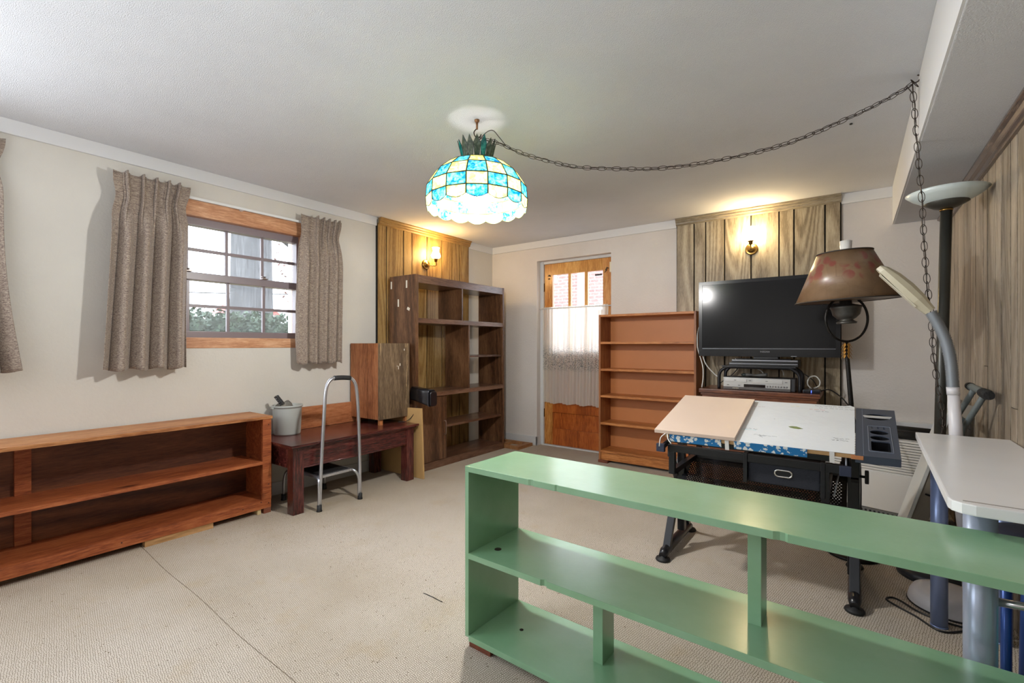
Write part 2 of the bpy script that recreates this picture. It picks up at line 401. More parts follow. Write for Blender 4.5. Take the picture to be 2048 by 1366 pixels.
window(1, wy[0][0], wy[0][1], 4); window(2, wy[1][0], wy[1][1], 4)

# curtain rail (white, flat) above the window
M_white = plain('white_paint', (222, 222, 220), .4)
t = thing('curtain_rail', 'white flat curtain rail above the left window between two tweed curtains', 'curtain rail', (WX+.03, 1.66, 2.2))
B('rail', M_white, t, WX+.045, WX+.055, .95, 2.42, 2.172, 2.19, .002)
for yy in (.97, 1.64, 2.4): B('bracket', M_white, t, WX, WX+.045, yy-.008, yy+.008, 2.172, 2.192, .001)

# tweed curtains
def tweed():
    m, nt, b = base('tweed'); v = coords(nt, (.3, .06, 1), False); v2 = coords(nt, (.3, .16, 1), False)
    a = noise(nt, v, 330, 3, .7); b_ = noise(nt, v2, 560, 2, .7); c = noise(nt, coords(nt, rnd=False), 3, 3)
    f = mixc(nt, .5, a, b_)
    c1 = ramp(nt, f, [(.38, lin((92, 76, 74))), (.5, lin((146, 130, 118))), (.62, lin((186, 174, 156)))])
    nt.links.new(c1, b.inputs['Base Color']); b.inputs['Roughness'].default_value = .95; b.inputs['Specular IOR Level'].default_value = .1
    b.inputs['Sheen Weight'].default_value = .3; bump(nt, b, f, .5, .004); return m
M_tweed = tweed()
def curtain(name, label, top, bot, z0, z1, x, seed, groups, flare, m=M_tweed, edge=None, xd=1):
    """top/bot = (y0,y1) at the head and at the hem; groups = positions 0..1 of the pinch pleats"""
    rnd = random.Random(seed); nf = len(groups)-.5; nu, nv = 190, 60; bm = BM(); V = []
    ph = [rnd.uniform(0, 6.3) for _ in range(8)]
    for j in range(nv+1):
        v = j/nv; z = z1+(z0-z1)*v; row = []
        for i in range(nu+1):
            u = i/nu; y0 = top[0]+(bot[0]-top[0])*v**1.1; y1 = top[1]+(bot[1]-top[1])*v**1.1
            wv = math.sin(math.pi*min(1, v*1.0)); y0 += edge[0]*wv if edge else 0; y1 += edge[1]*wv if edge else 0
            pin = math.exp(-((v-.115)/.06)**2)           # the neck under the heading
            uu = u
            for g in groups: uu += -.02*math.sin(2*math.pi*(u-g))*math.exp(-((u-g)/.1)**2)*(1-v)
            y = y0+(y1-y0)*(u+(uu-u)*.8)
            y = y+(.5*(y0+y1)-y)*.10*pin
            big = .062*abs(math.sin(math.pi*u*nf+ph[0]+.35*v))**.6-.03+.012*math.sin(2*math.pi*u*4.3+ph[1]-.8*v)+.005*math.sin(2*math.pi*u*9+ph[2])
            head = 0
            for g in groups:
                d = (u-g)/.028
                head += (.034*math.exp(-d*d)*(.65+.35*math.cos(d*5.2)))
            k = min(1, max(0, (v-.09)/.25)); k = k*k*(3-2*k)
            fl = .012*math.exp(-(v/.08)**2)
            xx = x+xd*(.03+head*(1-k)+(big+.03)*(.12+.88*k)+fl)
            zz = z
            if v < .12: zz += .016*sum(math.exp(-((u-g)/.03)**2) for g in groups)*(1-v/.12)
            zz += (.008*math.sin(2*math.pi*u*3.2+ph[0]))*v
            if j == 0 and flare: zz += flare*(abs(u-.5)*2)**6
            row.append(bm.verts.new((xx, y, zz)))
        V.append(row)
    for j in range(nv):
        for i in range(nu):
            f = bm.faces.new((V[j][i], V[j+1][i], V[j+1][i+1], V[j][i+1])); f.smooth = True
    o = obj(name, bm, m); mod = o.modifiers.new('s', 'SOLIDIFY'); mod.thickness = .003
    return tag(o, label, 'curtain', 'tweed curtains on the left wall') if m is M_tweed else o
curtain('curtain', 'wide grey-brown tweed curtain hanging left of the cedar-trimmed window', (.872, 1.285), (.815, 1.258), 1.028, 2.225, WX+.045, 3, (.16, .36, .53, .69, .83), .01, edge=(0, -.01))
curtain('curtain', 'narrow tweed curtain right of the window, beside the wood paneling', (2.062, 2.432), (2.026, 2.414), 1.03, 2.228, WX+.045, 11, (.36, .52, .66, .8, .92), .01, edge=(-.02, .0))
curtain('curtain', 'tweed curtain cut by the left edge of the photo', (-.02, .436), (-.05, .49), 1.04, 2.25, WX+.045, 23, (.2, .4, .6, .9), .01, edge=(0, -.035))

# ---------------------------------------------------------------- back door
M_fir = wood('door_fir_lit', (176, 116, 52), (204, 146, 74), (222, 170, 100), 'z', 1, .3, .25, .8, coat=.4)  # upper door: brighter light on the fir put into its colour
M_fir_shade = wood('door_fir_shaded', (134, 64, 22), (166, 84, 32), (186, 104, 46), 'z', 1, .28, .3, .9, coat=.5)  # same fir on the lower door, its dimmer light put into the colour
dr = bpy.data.objects.new('door_1', None); COL.objects.link(dr); dr.location = (-2.53, 4.74, 0); dr['kind'] = 'structure'
DX0, DX1, DY0, DY1 = -2.972, -2.105, 4.74, 4.78
M_firs = wood('door_fir_stile', (158, 96, 40), (190, 126, 62), (210, 152, 86), 'z', 1, .3, .25, .8, coat=.4)
B('stile', M_firs, dr, DX0, -2.862, DY0, DY1, .015, 2.13); B('stile', M_firs, dr, -2.222, DX1, DY0, DY1, .015, 2.13)
B('top_rail', M_fir, dr, -2.862, -2.222, DY0, DY1, 2.0, 2.13); B('lock_rail', M_fir_shade, dr, -2.862, -2.222, DY0, DY1, .93, 1.11)
B('middle_rail', M_fir_shade, dr, -2.862, -2.222, DY0, DY1, .395, .5); B('bottom_rail', M_fir_shade, dr, -2.862, -2.222, DY0, DY1, .015, .208)
B('lower_panel', M_fir_shade, dr, -2.87, -2.215, DY0+.016, DY1-.01, .2, .40, .001); B('upper_panel', M_fir_shade, dr, -2.87, -2.215, DY0+.016, DY1-.01, .49, .94, .001)
for a, b_ in ((-2.65, -2.626), (-2.44, -2.412)): B('muntin', M_fir, dr, a-.006, b_+.004, DY0+.004, DY1, 1.11, 2.0, .003)
for a, b_ in ((-2.862, -2.652), (-2.626, -2.442), (-2.412, -2.222)): B('pane', M_glass, dr, a, b_, DY0+.02, DY0+.023, 1.11, 2.0, 0)
for zz in (1.86, 1.12, .38): B('hinge', plain('hinge_brown', (58, 40, 32), .45, .6), dr, -2.995, -2.972, DY0-.012, DY0+.002, zz-.05, zz+.05, .002)
obj('clip', tube(tube(BM(), [(-2.918, DY0-.004, 1.99), (-2.9, DY0-.016, 2.0), (-2.888, DY0-.004, 1.985)], .006, 6), [(-2.915, DY0-.004, 1.955), (-2.895, DY0-.014, 1.96)], .006, 6), plain('clip_metal', (90, 74, 60), .4, .7), dr)
obj('clip', tube(tube(BM(), [(-2.19, DY0-.004, 1.995), (-2.165, DY0-.022, 2.02), (-2.15, DY0-.02, 2.01)], .006, 6), [(-2.2, DY0-.004, 1.97), (-2.17, DY0-.012, 2.0)], .005, 6), plain('clip_metal2', (110, 96, 84), .4, .7), dr)
B('sensor', plain('cream_plastic', (226, 214, 188), .4), dr, -2.132, -2.112, DY0-.03, DY0-.001, 1.965, 2.075, .004)
B('alarm_sticker', plain('sticker_dark', (60, 60, 66), .4), dr, -2.325, -2.24, DY0+.016, DY0+.019, 1.945, 1.965, 0)
for i, b_ in enumerate(((-3.02, -2.975), (-2.103, -2.086))):
    struct('trim_%d' % (7+i), box(BM(), b_[0], b_[1], 4.72, 4.82, 0, 2.162, .004), M_jamb)
struct('trim_9', box(BM(), -2.975, -2.103, 4.728, 4.82, 2.132, 2.162, .003), M_jamb)
struct('threshold', box(BM(), -2.99, -2.1, 4.71, 4.83, 0, .012, .003), M_jamb)

# sheer cafe curtain
def sheer():
    m = bpy.data.materials.new('sheer_curtain'); m.use_nodes = True; nt = m.node_tree; nt.nodes.clear()
    o = N(nt, 'ShaderNodeOutputMaterial'); t = N(nt, 'ShaderNodeBsdfTransparent'); d = N(nt, 'ShaderNodeBsdfDiffuse'); tl = N(nt, 'ShaderNodeBsdfTranslucent')
    tc = N(nt, 'ShaderNodeTexCoord'); sx = N(nt, 'ShaderNodeSeparateXYZ'); nt.links.new(tc.outputs['Object'], sx.inputs[0])
    vo = N(nt, 'ShaderNodeTexVoronoi'); vo.inputs['Scale'].default_value = 75; nt.links.new(tc.outputs['Object'], vo.inputs['Vector'])
    mr = N(nt, 'ShaderNodeMapRange', interpolation_type='SMOOTHSTEP'); nt.links.new(sx.outputs['Z'], mr.inputs[0])
    # printed lace band of small flowers in the lower middle of the cloth
    bandc = ramp(nt, sx.outputs['Z'], [(.0, (0, 0, 0, 1)), (1, (0, 0, 0, 1))])
    r = [n for n in nt.nodes if n.bl_idname == 'ShaderNodeValToRGB'][-1]; el = r.color_ramp.elements
    mr.inputs[1].default_value = 0; mr.inputs[2].default_value = 2
    dv = N(nt, 'ShaderNodeMath', operation='DIVIDE'); dv.inputs[1].default_value = 2; nt.links.new(sx.outputs['Z'], dv.inputs[0]); nt.links.new(dv.outputs[0], r.inputs[0])
    e = el; e[0].position = .185; e[1].position = .35
    a = e.new(.21); a.color = (.8, .8, .8, 1); c = e.new(.30); c.color = (.6, .6, .6, 1)
    f1 = ramp(nt, vo.outputs['Distance'], [(.38, (1, 1, 1, 1)), (.5, (0, 0, 0, 1))])
    mu = mixc(nt, 1.0, bandc, f1, 'MULTIPLY')
    colr = mixc(nt, mu, lin((238, 236, 228)), lin((120, 138, 140)))
    nt.links.new(colr, d.inputs[0]); nt.links.new(colr, tl.inputs[0])
    x1 = N(nt, 'ShaderNodeMixShader'); x1.inputs[0].default_value = .5; nt.links.new(d.outputs[0], x1.inputs[1]); nt.links.new(tl.outputs[0], x1.inputs[2])
    x2 = N(nt, 'ShaderNodeMixShader'); x2.inputs[0].default_value = .80; nt.links.new(t.outputs[0], x2.inputs[1]); nt.links.new(x1.outputs[0], x2.inputs[2])
    nt.links.new(x2.outputs[0], o.inputs[0]); return m
t = thing('cafe_curtain', 'sheer white gathered cafe curtain with flower border on the back door', 'curtain', (-2.55, 4.70, .5))
bm = BM(); nu, nv = 260, 30; V = []
for j in range(nv+1):
    v = j/nv; row = []
    for i in range(nu+1):
        u = i/nu; xx = -2.972+u*(.80+.03*(1-v))
        a = (.006+.008*min(1, v*3))
        yy = 4.70+a*math.sin(u*2*math.pi*19+.8*math.sin(u*9)+v*.7)+.006*math.sin(u*2*math.pi*7.3+v)
        if v < .03: yy = 4.70+.006*math.sin(u*2*math.pi*38)
        zz = 1.622-v*(1.622-.505)+(.008*math.sin(u*2*math.pi*4.2) if v > .9 else 0)
        row.append(bm.verts.new((xx, yy, zz)))
    V.append(row)
for j in range(nv):
    for i in range(nu): bm.faces.new((V[j][i], V[j+1][i], V[j+1][i+1], V[j][i+1])).smooth = True
obj('cloth', bm, sheer(), t)
obj('tension_rod', cyl(BM(), (-3.019, 4.70, 1.605), (-2.087, 4.70, 1.605), .006, n=10), M_white, t)

# ---------------------------------------------------------------- outside the window and the door
M_bark = wood('bark', (44, 44, 46), (78, 78, 80), (112, 112, 114), 'z', .35, .95, .1, 1.6)
M_leafd = plain('hedge_leaf', (46, 66, 44), .6, var=.5, vs=9)
M_leafr = plain('autumn_leaf', (120, 84, 74), .7)
def leafcloud(bm, n, fn, size):
    for _ in range(n):
        c = Vector(fn()); a = Vector((random.gauss(0, 1), random.gauss(0, 1), random.gauss(0, 1))).normalized(); b_ = a.orthogonal().normalized(); s = size*random.uniform(.6, 1.3)
        vs = [bm.verts.new(c+a*s), bm.verts.new(c+b_*s*.5), bm.verts.new(c-a*s), bm.verts.new(c-b_*s*.5)]
        bm.faces.new(vs)
t = thing('tree', 'large grey-barked tree trunk seen through the left window', 'tree', (-9.3, 4.35, 0))
bm = BM(); rs = []
pts = [(-9.3, 4.34, -.2), (-9.3, 4.34, 1.2), (-9.3, 4.34, 2.4), (-9.3, 4.33, 3.6), (-9.35, 4.30, 6)]
obj('trunk', tube(bm, smooth_path(pts, 6), [.40-.0035*i for i in range(25)], 18), M_bark, t)
for p in ([(-9.3, 4.5, 3.7), (-9.3, 5.0, 3.3), (-9.2, 5.5, 2.9), (-9.1, 6.0, 2.2)], [(-9.3, 4.5, 3.3), (-9.5, 5.2, 3.5), (-9.6, 6.2, 3.2)], [(-9.3, 4.2, 4.0), (-9.2, 3.4, 4.1), (-9.1, 2.8, 3.7)]):
    obj('branch', tube(BM(), smooth_path(p, 5), [.12-.006*i for i in range(5*(len(p)-1)+1)], 8), M_bark, t)
bm = BM()
def f():
    k = random.random()
    if k < .5: return (random.uniform(-9.4, -8.9), random.gauss(5.6, .45), random.gauss(2.9, .35))
    if k < .8: return (random.uniform(-9.4, -8.9), random.gauss(5.5, .3), random.gauss(2.25, .2))
    return (random.uniform(-9.3, -8.9), random.gauss(3.0, .35), random.gauss(3.55, .18))
leafcloud(bm, 420, f, .05)
o = obj('foliage', bm, M_leafr, t); o['kind'] = 'stuff'
bm = BM()
leafcloud(bm, 9000, lambda: (random.uniform(-7.6, -6.7), random.uniform(1.2, 5.2), (lambda q: q if q < 1.62 else 1.62-random.random()*.3)(random.uniform(.9, 1.72))+.05*math.sin(random.random()*40)), .04)
box(bm, -7.5, -6.95, 1.2, 5.2, .2, 1.5)
o = obj('hedge', bm, M_leafd); tag(o, 'dense dark green hedge outside below the tree', 'hedge')
struct('garden_ground', box(BM(), -30, WX-.3, -10, 22, -.1, .9), plain('garden_soil', (120, 112, 86), .95, var=.3))
t = thing('house', 'pale distant house with a reddish gable beyond the hedge', 'house', (-29, 13.5, .9))
B('wall', plain('house_wall', (214, 206, 200), .8), t, -31, -28.5, 12, 15, .9, 3.0)
obj('roof', prism(BM(), [(12, 3.0), (13.5, 4.2), (15, 3.0)], 0, 2.7, Matrix(((0, 0, 1, -31.1), (1, 0, 0, 0), (0, 1, 0, 0), (0, 0, 0, 1)))), plain('house_roof', (168, 84, 78), .8), t)
for i, (za, zb, lab) in enumerate(((2.55, 2.95, 'uppermost power line crossing beyond the left window'), (2.2, 2.72, 'lower power line crossing beyond the left window'))):
    bm = tube(BM(), [(-12, y, za+(zb-za)*(y-1)/8-.06*math.sin((y-1)/8*math.pi)) for y in range(0, 10)], .012, 5)
    tag(obj('power_line', bm, plain('cable_black', (50, 48, 50), .6)), lab, 'cable')

def brickm():
    m, nt, b = base('brick_outside'); v = coords(nt, rnd=False, rot=(R(90), 0, 0)); br = N(nt, 'ShaderNodeTexBrick'); nt.links.new(v, br.inputs['Vector'])
    br.inputs['Scale'].default_value = 1; br.inputs['Brick Width'].default_value = .2; br.inputs['Row Height'].default_value = .07; br.inputs['Mortar Size'].default_value = .006
    br.inputs['Color1'].default_value = lin((158, 120, 112)); br.inputs['Color2'].default_value = lin((138, 108, 104)); br.inputs['Mortar'].default_value = lin((190, 184, 182))
    nt.links.new(br.outputs[0], b.inputs['Base Color']); b.inputs['Roughness'].default_value = .9; return m
t = thing('neighbour_building', 'brick building outside seen through the back door panes', 'building', (-5.2, 9.2, 0))
B('wall', brickm(), t, -5.55, -1.0, 9.2, 9.6, -.2, 3.1)
B('downspout', plain('downspout_pink', (206, 160, 150), .5), t, -4.86, -4.70, 9.08, 9.2, -.2, 3.1)
B('window_ledge', M_white, t, -4.45, -3.6, 9.05, 9.2, 1.92, 1.98)
B('corner_post', M_white, t, -5.75, -5.6, 9.0, 9.2, -.2, 3.1)
struct('yard_ground', box(BM(), -8, 3, BY+.32, 12, -.12, -.02), plain('concrete', (190, 186, 180), .9))

# ================================================================ FURNITURE
# ---------------------------------------------------------------- green bookcase in front
def paint_green():
    m, nt, b = base('green_paint'); v = coords(nt, rnd=False)
    n1 = noise(nt, v, 4, 5, .6); n2 = noise(nt, v, 60, 4, .7); n3 = noise(nt, coords(nt, (1, 3, 1), False), 12, 6, .75)
    c = ramp(nt, n1, [(.3, lin((122, 168, 128))), (.7, lin((140, 182, 148)))])
    c = mixc(nt, ramp(nt, n3, [(.66, (0, 0, 0, 1)), (.74, (.5, .5, .5, 1))]), c, lin((172, 200, 180)))
    c = mixc(nt, ramp(nt, n2, [(.2, (1, 1, 1, 1)), (.235, (0, 0, 0, 1))]), c, lin((48, 60, 44)))
    nt.links.new(c, b.inputs['Base Color']); b.inputs['Roughness'].default_value = .3; b.inputs['Coat Weight'].default_value = .8; b.inputs['Coat Roughness'].default_value = .22
    bump(nt, b, mixc(nt, .5, n3, n2), .12, .004); return m
M_green = paint_green()
M_blk = plain('block_brown', (112, 62, 42), .85, bs_=(60, .4), var=.3, vs=30)
t = thing('bookcase', 'long low green-painted open bookcase in the foreground', 'bookcase', (-1.233, 1.382, 0), R(-1.3))
def board(name, pts, z0, z1, m, par): return obj(name, prism(BM(), pts, z0, z1, bev=.0018), m, par, local=True)
L_, D_ = 1.75, .327
def notched(x0, x1, ns):
    pts = [(x0, 0)]
    for a, w, d in ns: pts += [(a-w*.6, 0), (a-w*.35, d*.6), (a-.1*w, d), (a+w*.3, d*.9), (a+w*.5, 0)]
    return pts+[(x1, 0), (x1, D_), (x0, D_)]
board('top_shelf', notched(0, L_, [(.315, .02, .004), (.42, .012, .003), (1.083, .03, .006)]), .685, .707, M_green, t)
board('middle_shelf', notched(.018, L_-.018, [(.368, .024, .008)]), .347, .369, M_green, t)
board('bottom_shelf', notched(.018, L_-.018, []), .027, .049, M_green, t)
B('side_panel', M_green, t, 0, .018, 0, D_, .042, .685, .0015, local=True); B('side_panel', M_green, t, L_-.018, L_, 0, D_, .042, .685, .0015, local=True)
B('post', M_green, t, .977, 1.013, .155, .245, .369, .685, .002, local=True)
B('post', M_green, t, .473, .511, .160, .252, .049, .347, .002, local=True)
M_knot = plain('knot_hole', (34, 26, 20), .8)
for x, y, z, r in ((.086, .098, .369, .014), (.16, .155, .049, .008)):
    obj('knot', lathe(BM(), (x, y, z), [(0, 0), (r, 0), (r, .0008), (0, .0008)], 14), M_knot, t, local=True)
B('foot_block', M_blk, t, .012, .12, .01, .06, 0, .027, .003, local=True); B('foot_block', M_blk, t, L_-.12, L_-.02, .01, .06, 0, .027, .003, local=True)
B('foot_block', M_blk, t, .02, .12, .25, .31, 0, .027, .003, local=True); B('foot_block', M_blk, t, .82, .92, .1, .2, 0, .027, .003, local=True)

# ---------------------------------------------------------------- long red-brown bookcase under the left window
M_red = wood('red_pine', (118, 56, 30), (158, 84, 46), (182, 108, 64), 'y', 1, .5, .3, 1, knots=1)
M_redtop = wood('worn_pine_top', (140, 84, 46), (176, 118, 72), (196, 144, 98), 'y', 1, .5, .3, 1, knots=1)
M_redply = wood('plywood_back', (72, 38, 24), (108, 62, 38), (140, 86, 54), 'y', 1, .45, .7, 1.2, band=4)
t = thing('bookcase', 'long low reddish pine bookcase against the left wall under the window', 'bookcase', (-3.5, .6, 0))
X0, X1, Y0, Y1 = -3.67, -3.338, -.62, 1.69
B('top_board', M_redtop, t, X0, X1+.006, Y0-.005, Y1+.008, .660, .68)
B('back_panel', M_redply, t, X0, X0+.008, Y0, Y1, .036, .662, .0005)
B('shelf', M_red, t, X0+.008, X1, Y0+.02, Y1-.055, .345, .366); B('shelf', M_red, t, X0+.008, X1, Y0, Y1-.0, .036, .096)
B('side_panel', M_red, t, X0+.008, X1-.02, Y1-.022, Y1, .096, .66); B('side_panel', M_red, t, X0+.008, X1-.02, Y0, Y0+.022, .096, .66)
B('face_stile', M_red, t, X1-.02, X1+.001, Y1-.058, Y1+.001, .096, .66); B('face_stile', M_red, t, X1-.02, X1+.001, Y0, Y0+.058, .096, .66)
for a, b_ in ((.096, .345), (.366, .66)): B('back_cleat', M_red, t, X0+.008, X0+.028, .47, .535, a, b_); B('back_cleat', M_red, t, X0+.008, X0+.028, -.3, -.235, a, b_)
for y, z in ((.85, .066), (1.672, .62), (1.672, .2), (1.672, .07), (1.62, .085), (1.5, .07)): obj('nail_head', ball(BM(), (X1+.001, y, z), .004, 8), plain('nail_brown', (76, 38, 26), .6), t)
for (a, b_, x0_, x1_, m_, lab) in ((.958, 1.32, X1-.05, X1-.004, wood('pale_scrap', (166, 124, 80), (196, 152, 104), (212, 174, 130), 'y', 1, .6), 'pale wooden wedge under the middle of the long pine bookcase'),
        (.3, .61, X1-.12, X1-.06, plain('grey_scrap', (112, 92, 72), .7, var=.2, vs=20), 'dull brown batten under the left part of the long pine bookcase'),
        (1.60, 1.625, X1-.09, X1-.01, plain('cream_scrap', (214, 188, 140), .6), 'small cream wood scrap under the right end of the long pine bookcase'),
        (1.64, 1.688, X1-.07, X1-.0, plain('brown_scrap', (128, 74, 52), .7, var=.2, vs=25), 'small brown foot block at the right end of the long pine bookcase')):
    bm = box(BM(), x0_, x1_, a, b_, 0, .0355, .001); tag(obj('shim', bm, m_), lab, 'wood block')

# ---------------------------------------------------------------- dark red bench
M_mah = wood('mahogany_bench', (54, 22, 20), (86, 38, 34), (110, 58, 50), 'y', .8, .25, .2, .8, coat=.4)
M_mahz = wood('mahogany_legs', (54, 22, 20), (86, 38, 34), (110, 58, 50), 'z', .8, .25, .2, .8, coat=.4)
t = thing('bench', 'dark mahogany bench or coffee table against the left wall', 'bench', (-3.4, 2.28, 0))
bx0, bx1, by0, by1 = -3.655, -3.13, 1.735, 2.835
obj('top', box(box(BM(), bx0, bx1+.035, by0-.03, by1+.03, .472, .49, .006), bx0, bx1+.018, by0-.014, by1+.014, .458, .473, .003), M_mah, t)
for x in (bx0+.005, bx1-.075):
    for y in (by0, by1-.08): B('leg', M_mahz, t, x, x+.075, y, y+.08, 0, .458, .004)
B('apron', M_mah, t, bx1-.028, bx1-.008, by0+.08, by1-.08, .315, .458); B('apron', M_mah, t, bx0+.008, bx0+.028, by0+.08, by1-.08, .315, .458)
B('apron', M_mah, t, bx0+.08, bx1-.075, by0+.01, by0+.03, .315, .458); B('apron', M_mah, t, bx0+.08, bx1-.075, by1-.03, by1-.01, .315, .458)
obj('bead', tube(BM(), [(bx1-.007, by0+.08, .318), (bx1-.007, by1-.08, .318)], .006, 8), M_mah, t)
M_plank = wood('orange_board', (138, 80, 48), (174, 108, 68), (192, 130, 90), 'y', 1, .5, .3, 1)
tag(B('leaning_board', M_plank, None, WX+.016, WX+.034, 2.0, 2.75, .491, .67), 'plain orange-brown board standing on the bench against the wall', 'board')

# old wooden crate / box on the bench
M_crate = wood('crate_front', (112, 62, 34), (156, 96, 58), (178, 120, 78), 'z', 1, .6, .3, 1.1, knots=1)
M_crateg = wood('crate_worn', (70, 54, 40), (106, 86, 64), (138, 116, 90), 'z', 1, .65, .3, 1.1, knots=1, wear=((190, 160, 118), .62))
t = thing('crate', 'tall old weathered wooden box standing on the bench', 'crate', (-3.47, 2.73, .49))
cx0, cx1, cy0, cy1, cz0, cz1 = -3.668, -3.265, 2.57, 2.905, .54, 1.195
w = (cx1-cx0)
B('plank', M_crate, t, cx0, cx0+w*.60-.003, cy0, cy0+.018, cz0, cz1, .0015); B('plank', M_crate, t, cx0+w*.60+.003, cx1-.0185, cy0, cy0+.018, cz0, cz1, .0015)
B('side_panel', M_crateg, t, cx1-.018, cx1, cy0, cy1, cz0, cz1, .002); B('side_panel', M_crateg, t, cx0, cx0+.018, cy0+.018, cy1, cz0, cz1, .002)
B('top_panel', M_crateg, t, cx0+.018, cx1-.018, cy0+.018, cy1, cz1-.018, cz1-.001, .001); B('bottom_panel', M_crateg, t, cx0+.018, cx1-.018, cy0+.018, cy1, cz0+.001, cz0+.018, .001)
M_peg = plain('peg_foot', (176, 112, 66), .6, var=.2, vs=40)
for x, y in ((cx1-.045, cy0+.02), (cx0+.04, cy0+.03), (cx1-.045, cy1-.04), (cx0+.03, cy1-.04)): B('foot', M_peg, t, x, x+.03, y, y+.03, .49, cz0, .002)
bm = BM()
for (y, z, w_, h_) in ((2.84, 1.13, .008, .016), (2.79, .995, .01, .022), (2.775, .965, .006, .03), (2.76, .99, .006, .008)): box(bm, cx1-.0002, cx1+.0008, y, y+w_, z, z+h_)
obj('paint_chip', bm, plain('chip_white', (226, 218, 204), .7), t)

# bucket with cloth and remote
def milky():
    m, nt, b = base('milky_plastic'); b.inputs['Base Color'].default_value = lin((206, 210, 206)); b.inputs['Roughness'].default_value = .35
    b.inputs['Transmission Weight'].default_value = .25; b.inputs['Subsurface Weight'].default_value = .0; b.inputs['Alpha'].default_value = .9; return m
M_milk = milky()
bc = (-3.565, 1.93)
t = thing('bucket', 'translucent white plastic bucket at the left end of the bench', 'bucket', (bc[0], bc[1], .49))
obj('pail', lathe(BM(), (bc[0], bc[1], .4905), [(.0, 0), (.092, 0), (.096, .01), (.104, .2), (.106, .212), (.112, .212), (.113, .222), (.108, .226), (.103, .224), (.101, .2), (.092, .012), (0, .008)], 40), M_milk, t)
obj('ear', box(BM(), bc[0]-.012, bc[0]+.012, bc[1]-.124, bc[1]-.108, .695, .706, .002), M_milk, t)
bm = BM(); rn = random.Random(2); n = 14; V = []
for i in range(n+1):
    row = []
    for j in range(n+1):
        u, v_ = i/n*2-1, j/n*2-1; r = math.hypot(u, v_); k = max(0, 1-r*r)
        row.append(bm.verts.new((bc[0]+u*.088/max(1, r), bc[1]-.012+v_*.085/max(1, r)+.0, .66+.075*k+.02*math.sin(u*6+v_*3)+rn.uniform(-.006, .006)-(v_*.02))))
    V.append(row)
for i in range(n):
    for j in range(n): bm.faces.new((V[i][j], V[i+1][j], V[i+1][j+1], V[i][j+1])).smooth = True
o = obj('cloth', bm, plain('grey_cloth', (120, 116, 108), .95, bs_=(90, .5), var=.3, vs=40)); o.modifiers.new('s', 'SOLIDIFY').thickness = .004
tag(o, 'crumpled grey cloth bundled in the white bucket', 'cloth')
t = thing('remote_control', 'black remote control sticking out of the bucket', 'remote control', (bc[0], bc[1], .7))
M_ = Matrix.Translation((bc[0]+.02, bc[1]-.055, .735)) @ Euler((R(32), R(-14), 0)).to_matrix().to_4x4()
obj('body', box(BM(), -.019, .019, -.011, .011, -.065, .07, .006, M_), plain('remote_black', (26, 26, 30), .4), t)
bm = BM()
for k in range(4):
    for q in (-1, 0, 1): box(bm, .009*q+.0-.003, .009*q+.003, -.0125, -.0105, -.02+k*.017, -.013+k*.017, 0, M_)
ball(bm, M_ @ Vector((0, -.011, .052)), .008, 10); obj('buttons', bm, plain('remote_grey', (110, 110, 114), .5), t)

# aluminium step stool with handle
M_alu = plain('aluminium', (196, 198, 204), .28, .85); M_rub = plain('rubber', (22, 22, 24), .6); M_grip = plain('foam_grip', (30, 30, 33), .7)
t = thing('step_stool', 'aluminium step stool with a tall black-gripped handle in front of the bench', 'step stool', (-3.28, 2.05, 0))
hx = -3.066
hp = smooth_path([(hx, 1.895, .03), (hx-.01, 1.915, .35), (hx-.022, 1.945, .7), (hx-.03, 1.96, .84), (hx-.034, 1.985, .905), (hx-.036, 2.03, .935), (hx-.036, 2.10, .934), (hx-.036, 2.17, .93), (hx-.034, 2.21, .89), (hx-.03, 2.224, .83), (hx-.022, 2.23, .7), (hx-.01, 2.235, .35), (hx, 2.232, .03)], 6)
obj('handle', tube(BM(), hp, .0125, 14), M_alu, t)
obj('grip', tube(BM(), smooth_path([(hx-.036, 2.035, .936), (hx-.036, 2.10, .936), (hx-.036, 2.17, .93)], 4), .0175, 14), M_grip, t)
sy0, sy1, sx0, sx1, sz = 1.895, 2.175, -3.47, -3.085, .245
bm = box(BM(), sx0, sx1, sy0, sy0+.02, sz-.02, sz, .004); box(bm, sx0, sx1, sy1-.02, sy1, sz-.02, sz, .004); box(bm, sx1-.02, sx1, sy0+.02, sy1-.02, sz-.02, sz, .003); box(bm, sx0, sx0+.02, sy0+.02, sy1-.02, sz-.02, sz, .003)
obj('platform_frame', bm, M_alu, t)
B('step_mat', plain('step_rubber', (26, 26, 28), .6, bs_=(200, .4)), t, sx0+.02, sx1-.02, sy0+.02, sy1-.02, sz-.012, sz+.004, .002)
for yy, ye, xx, xe in ((sy0+.01, sy0-.005, sx1-.02, hx+.0), (sy1-.01, 2.222, sx1-.02, hx-.004), (sy0+.01, 1.875, sx0+.02, -3.515), (sy1-.01, 2.215, sx0+.02, -3.515)):
    obj('leg', tube(BM(), smooth_path([(xx-.05 if xx > -3.3 else xx+.05, yy, sz-.012), ((xx+xe)/2, (yy+ye)/2, sz-.02), (xe+(.0 if xx > -3.3 else .008), ye, sz-.08), (xe, ye, .03)], 5), .010, 10), M_alu, t)
for x, y in ((hx, 1.893), (hx, 2.232), (-3.515, 1.875), (-3.515, 2.215)):
    obj('rubber_tip', lathe(BM(), (x, y, 0), [(.019, 0), (.02, .006), (.017, .012), (.0165, .045), (.012, .046)], 16), M_rub, t)

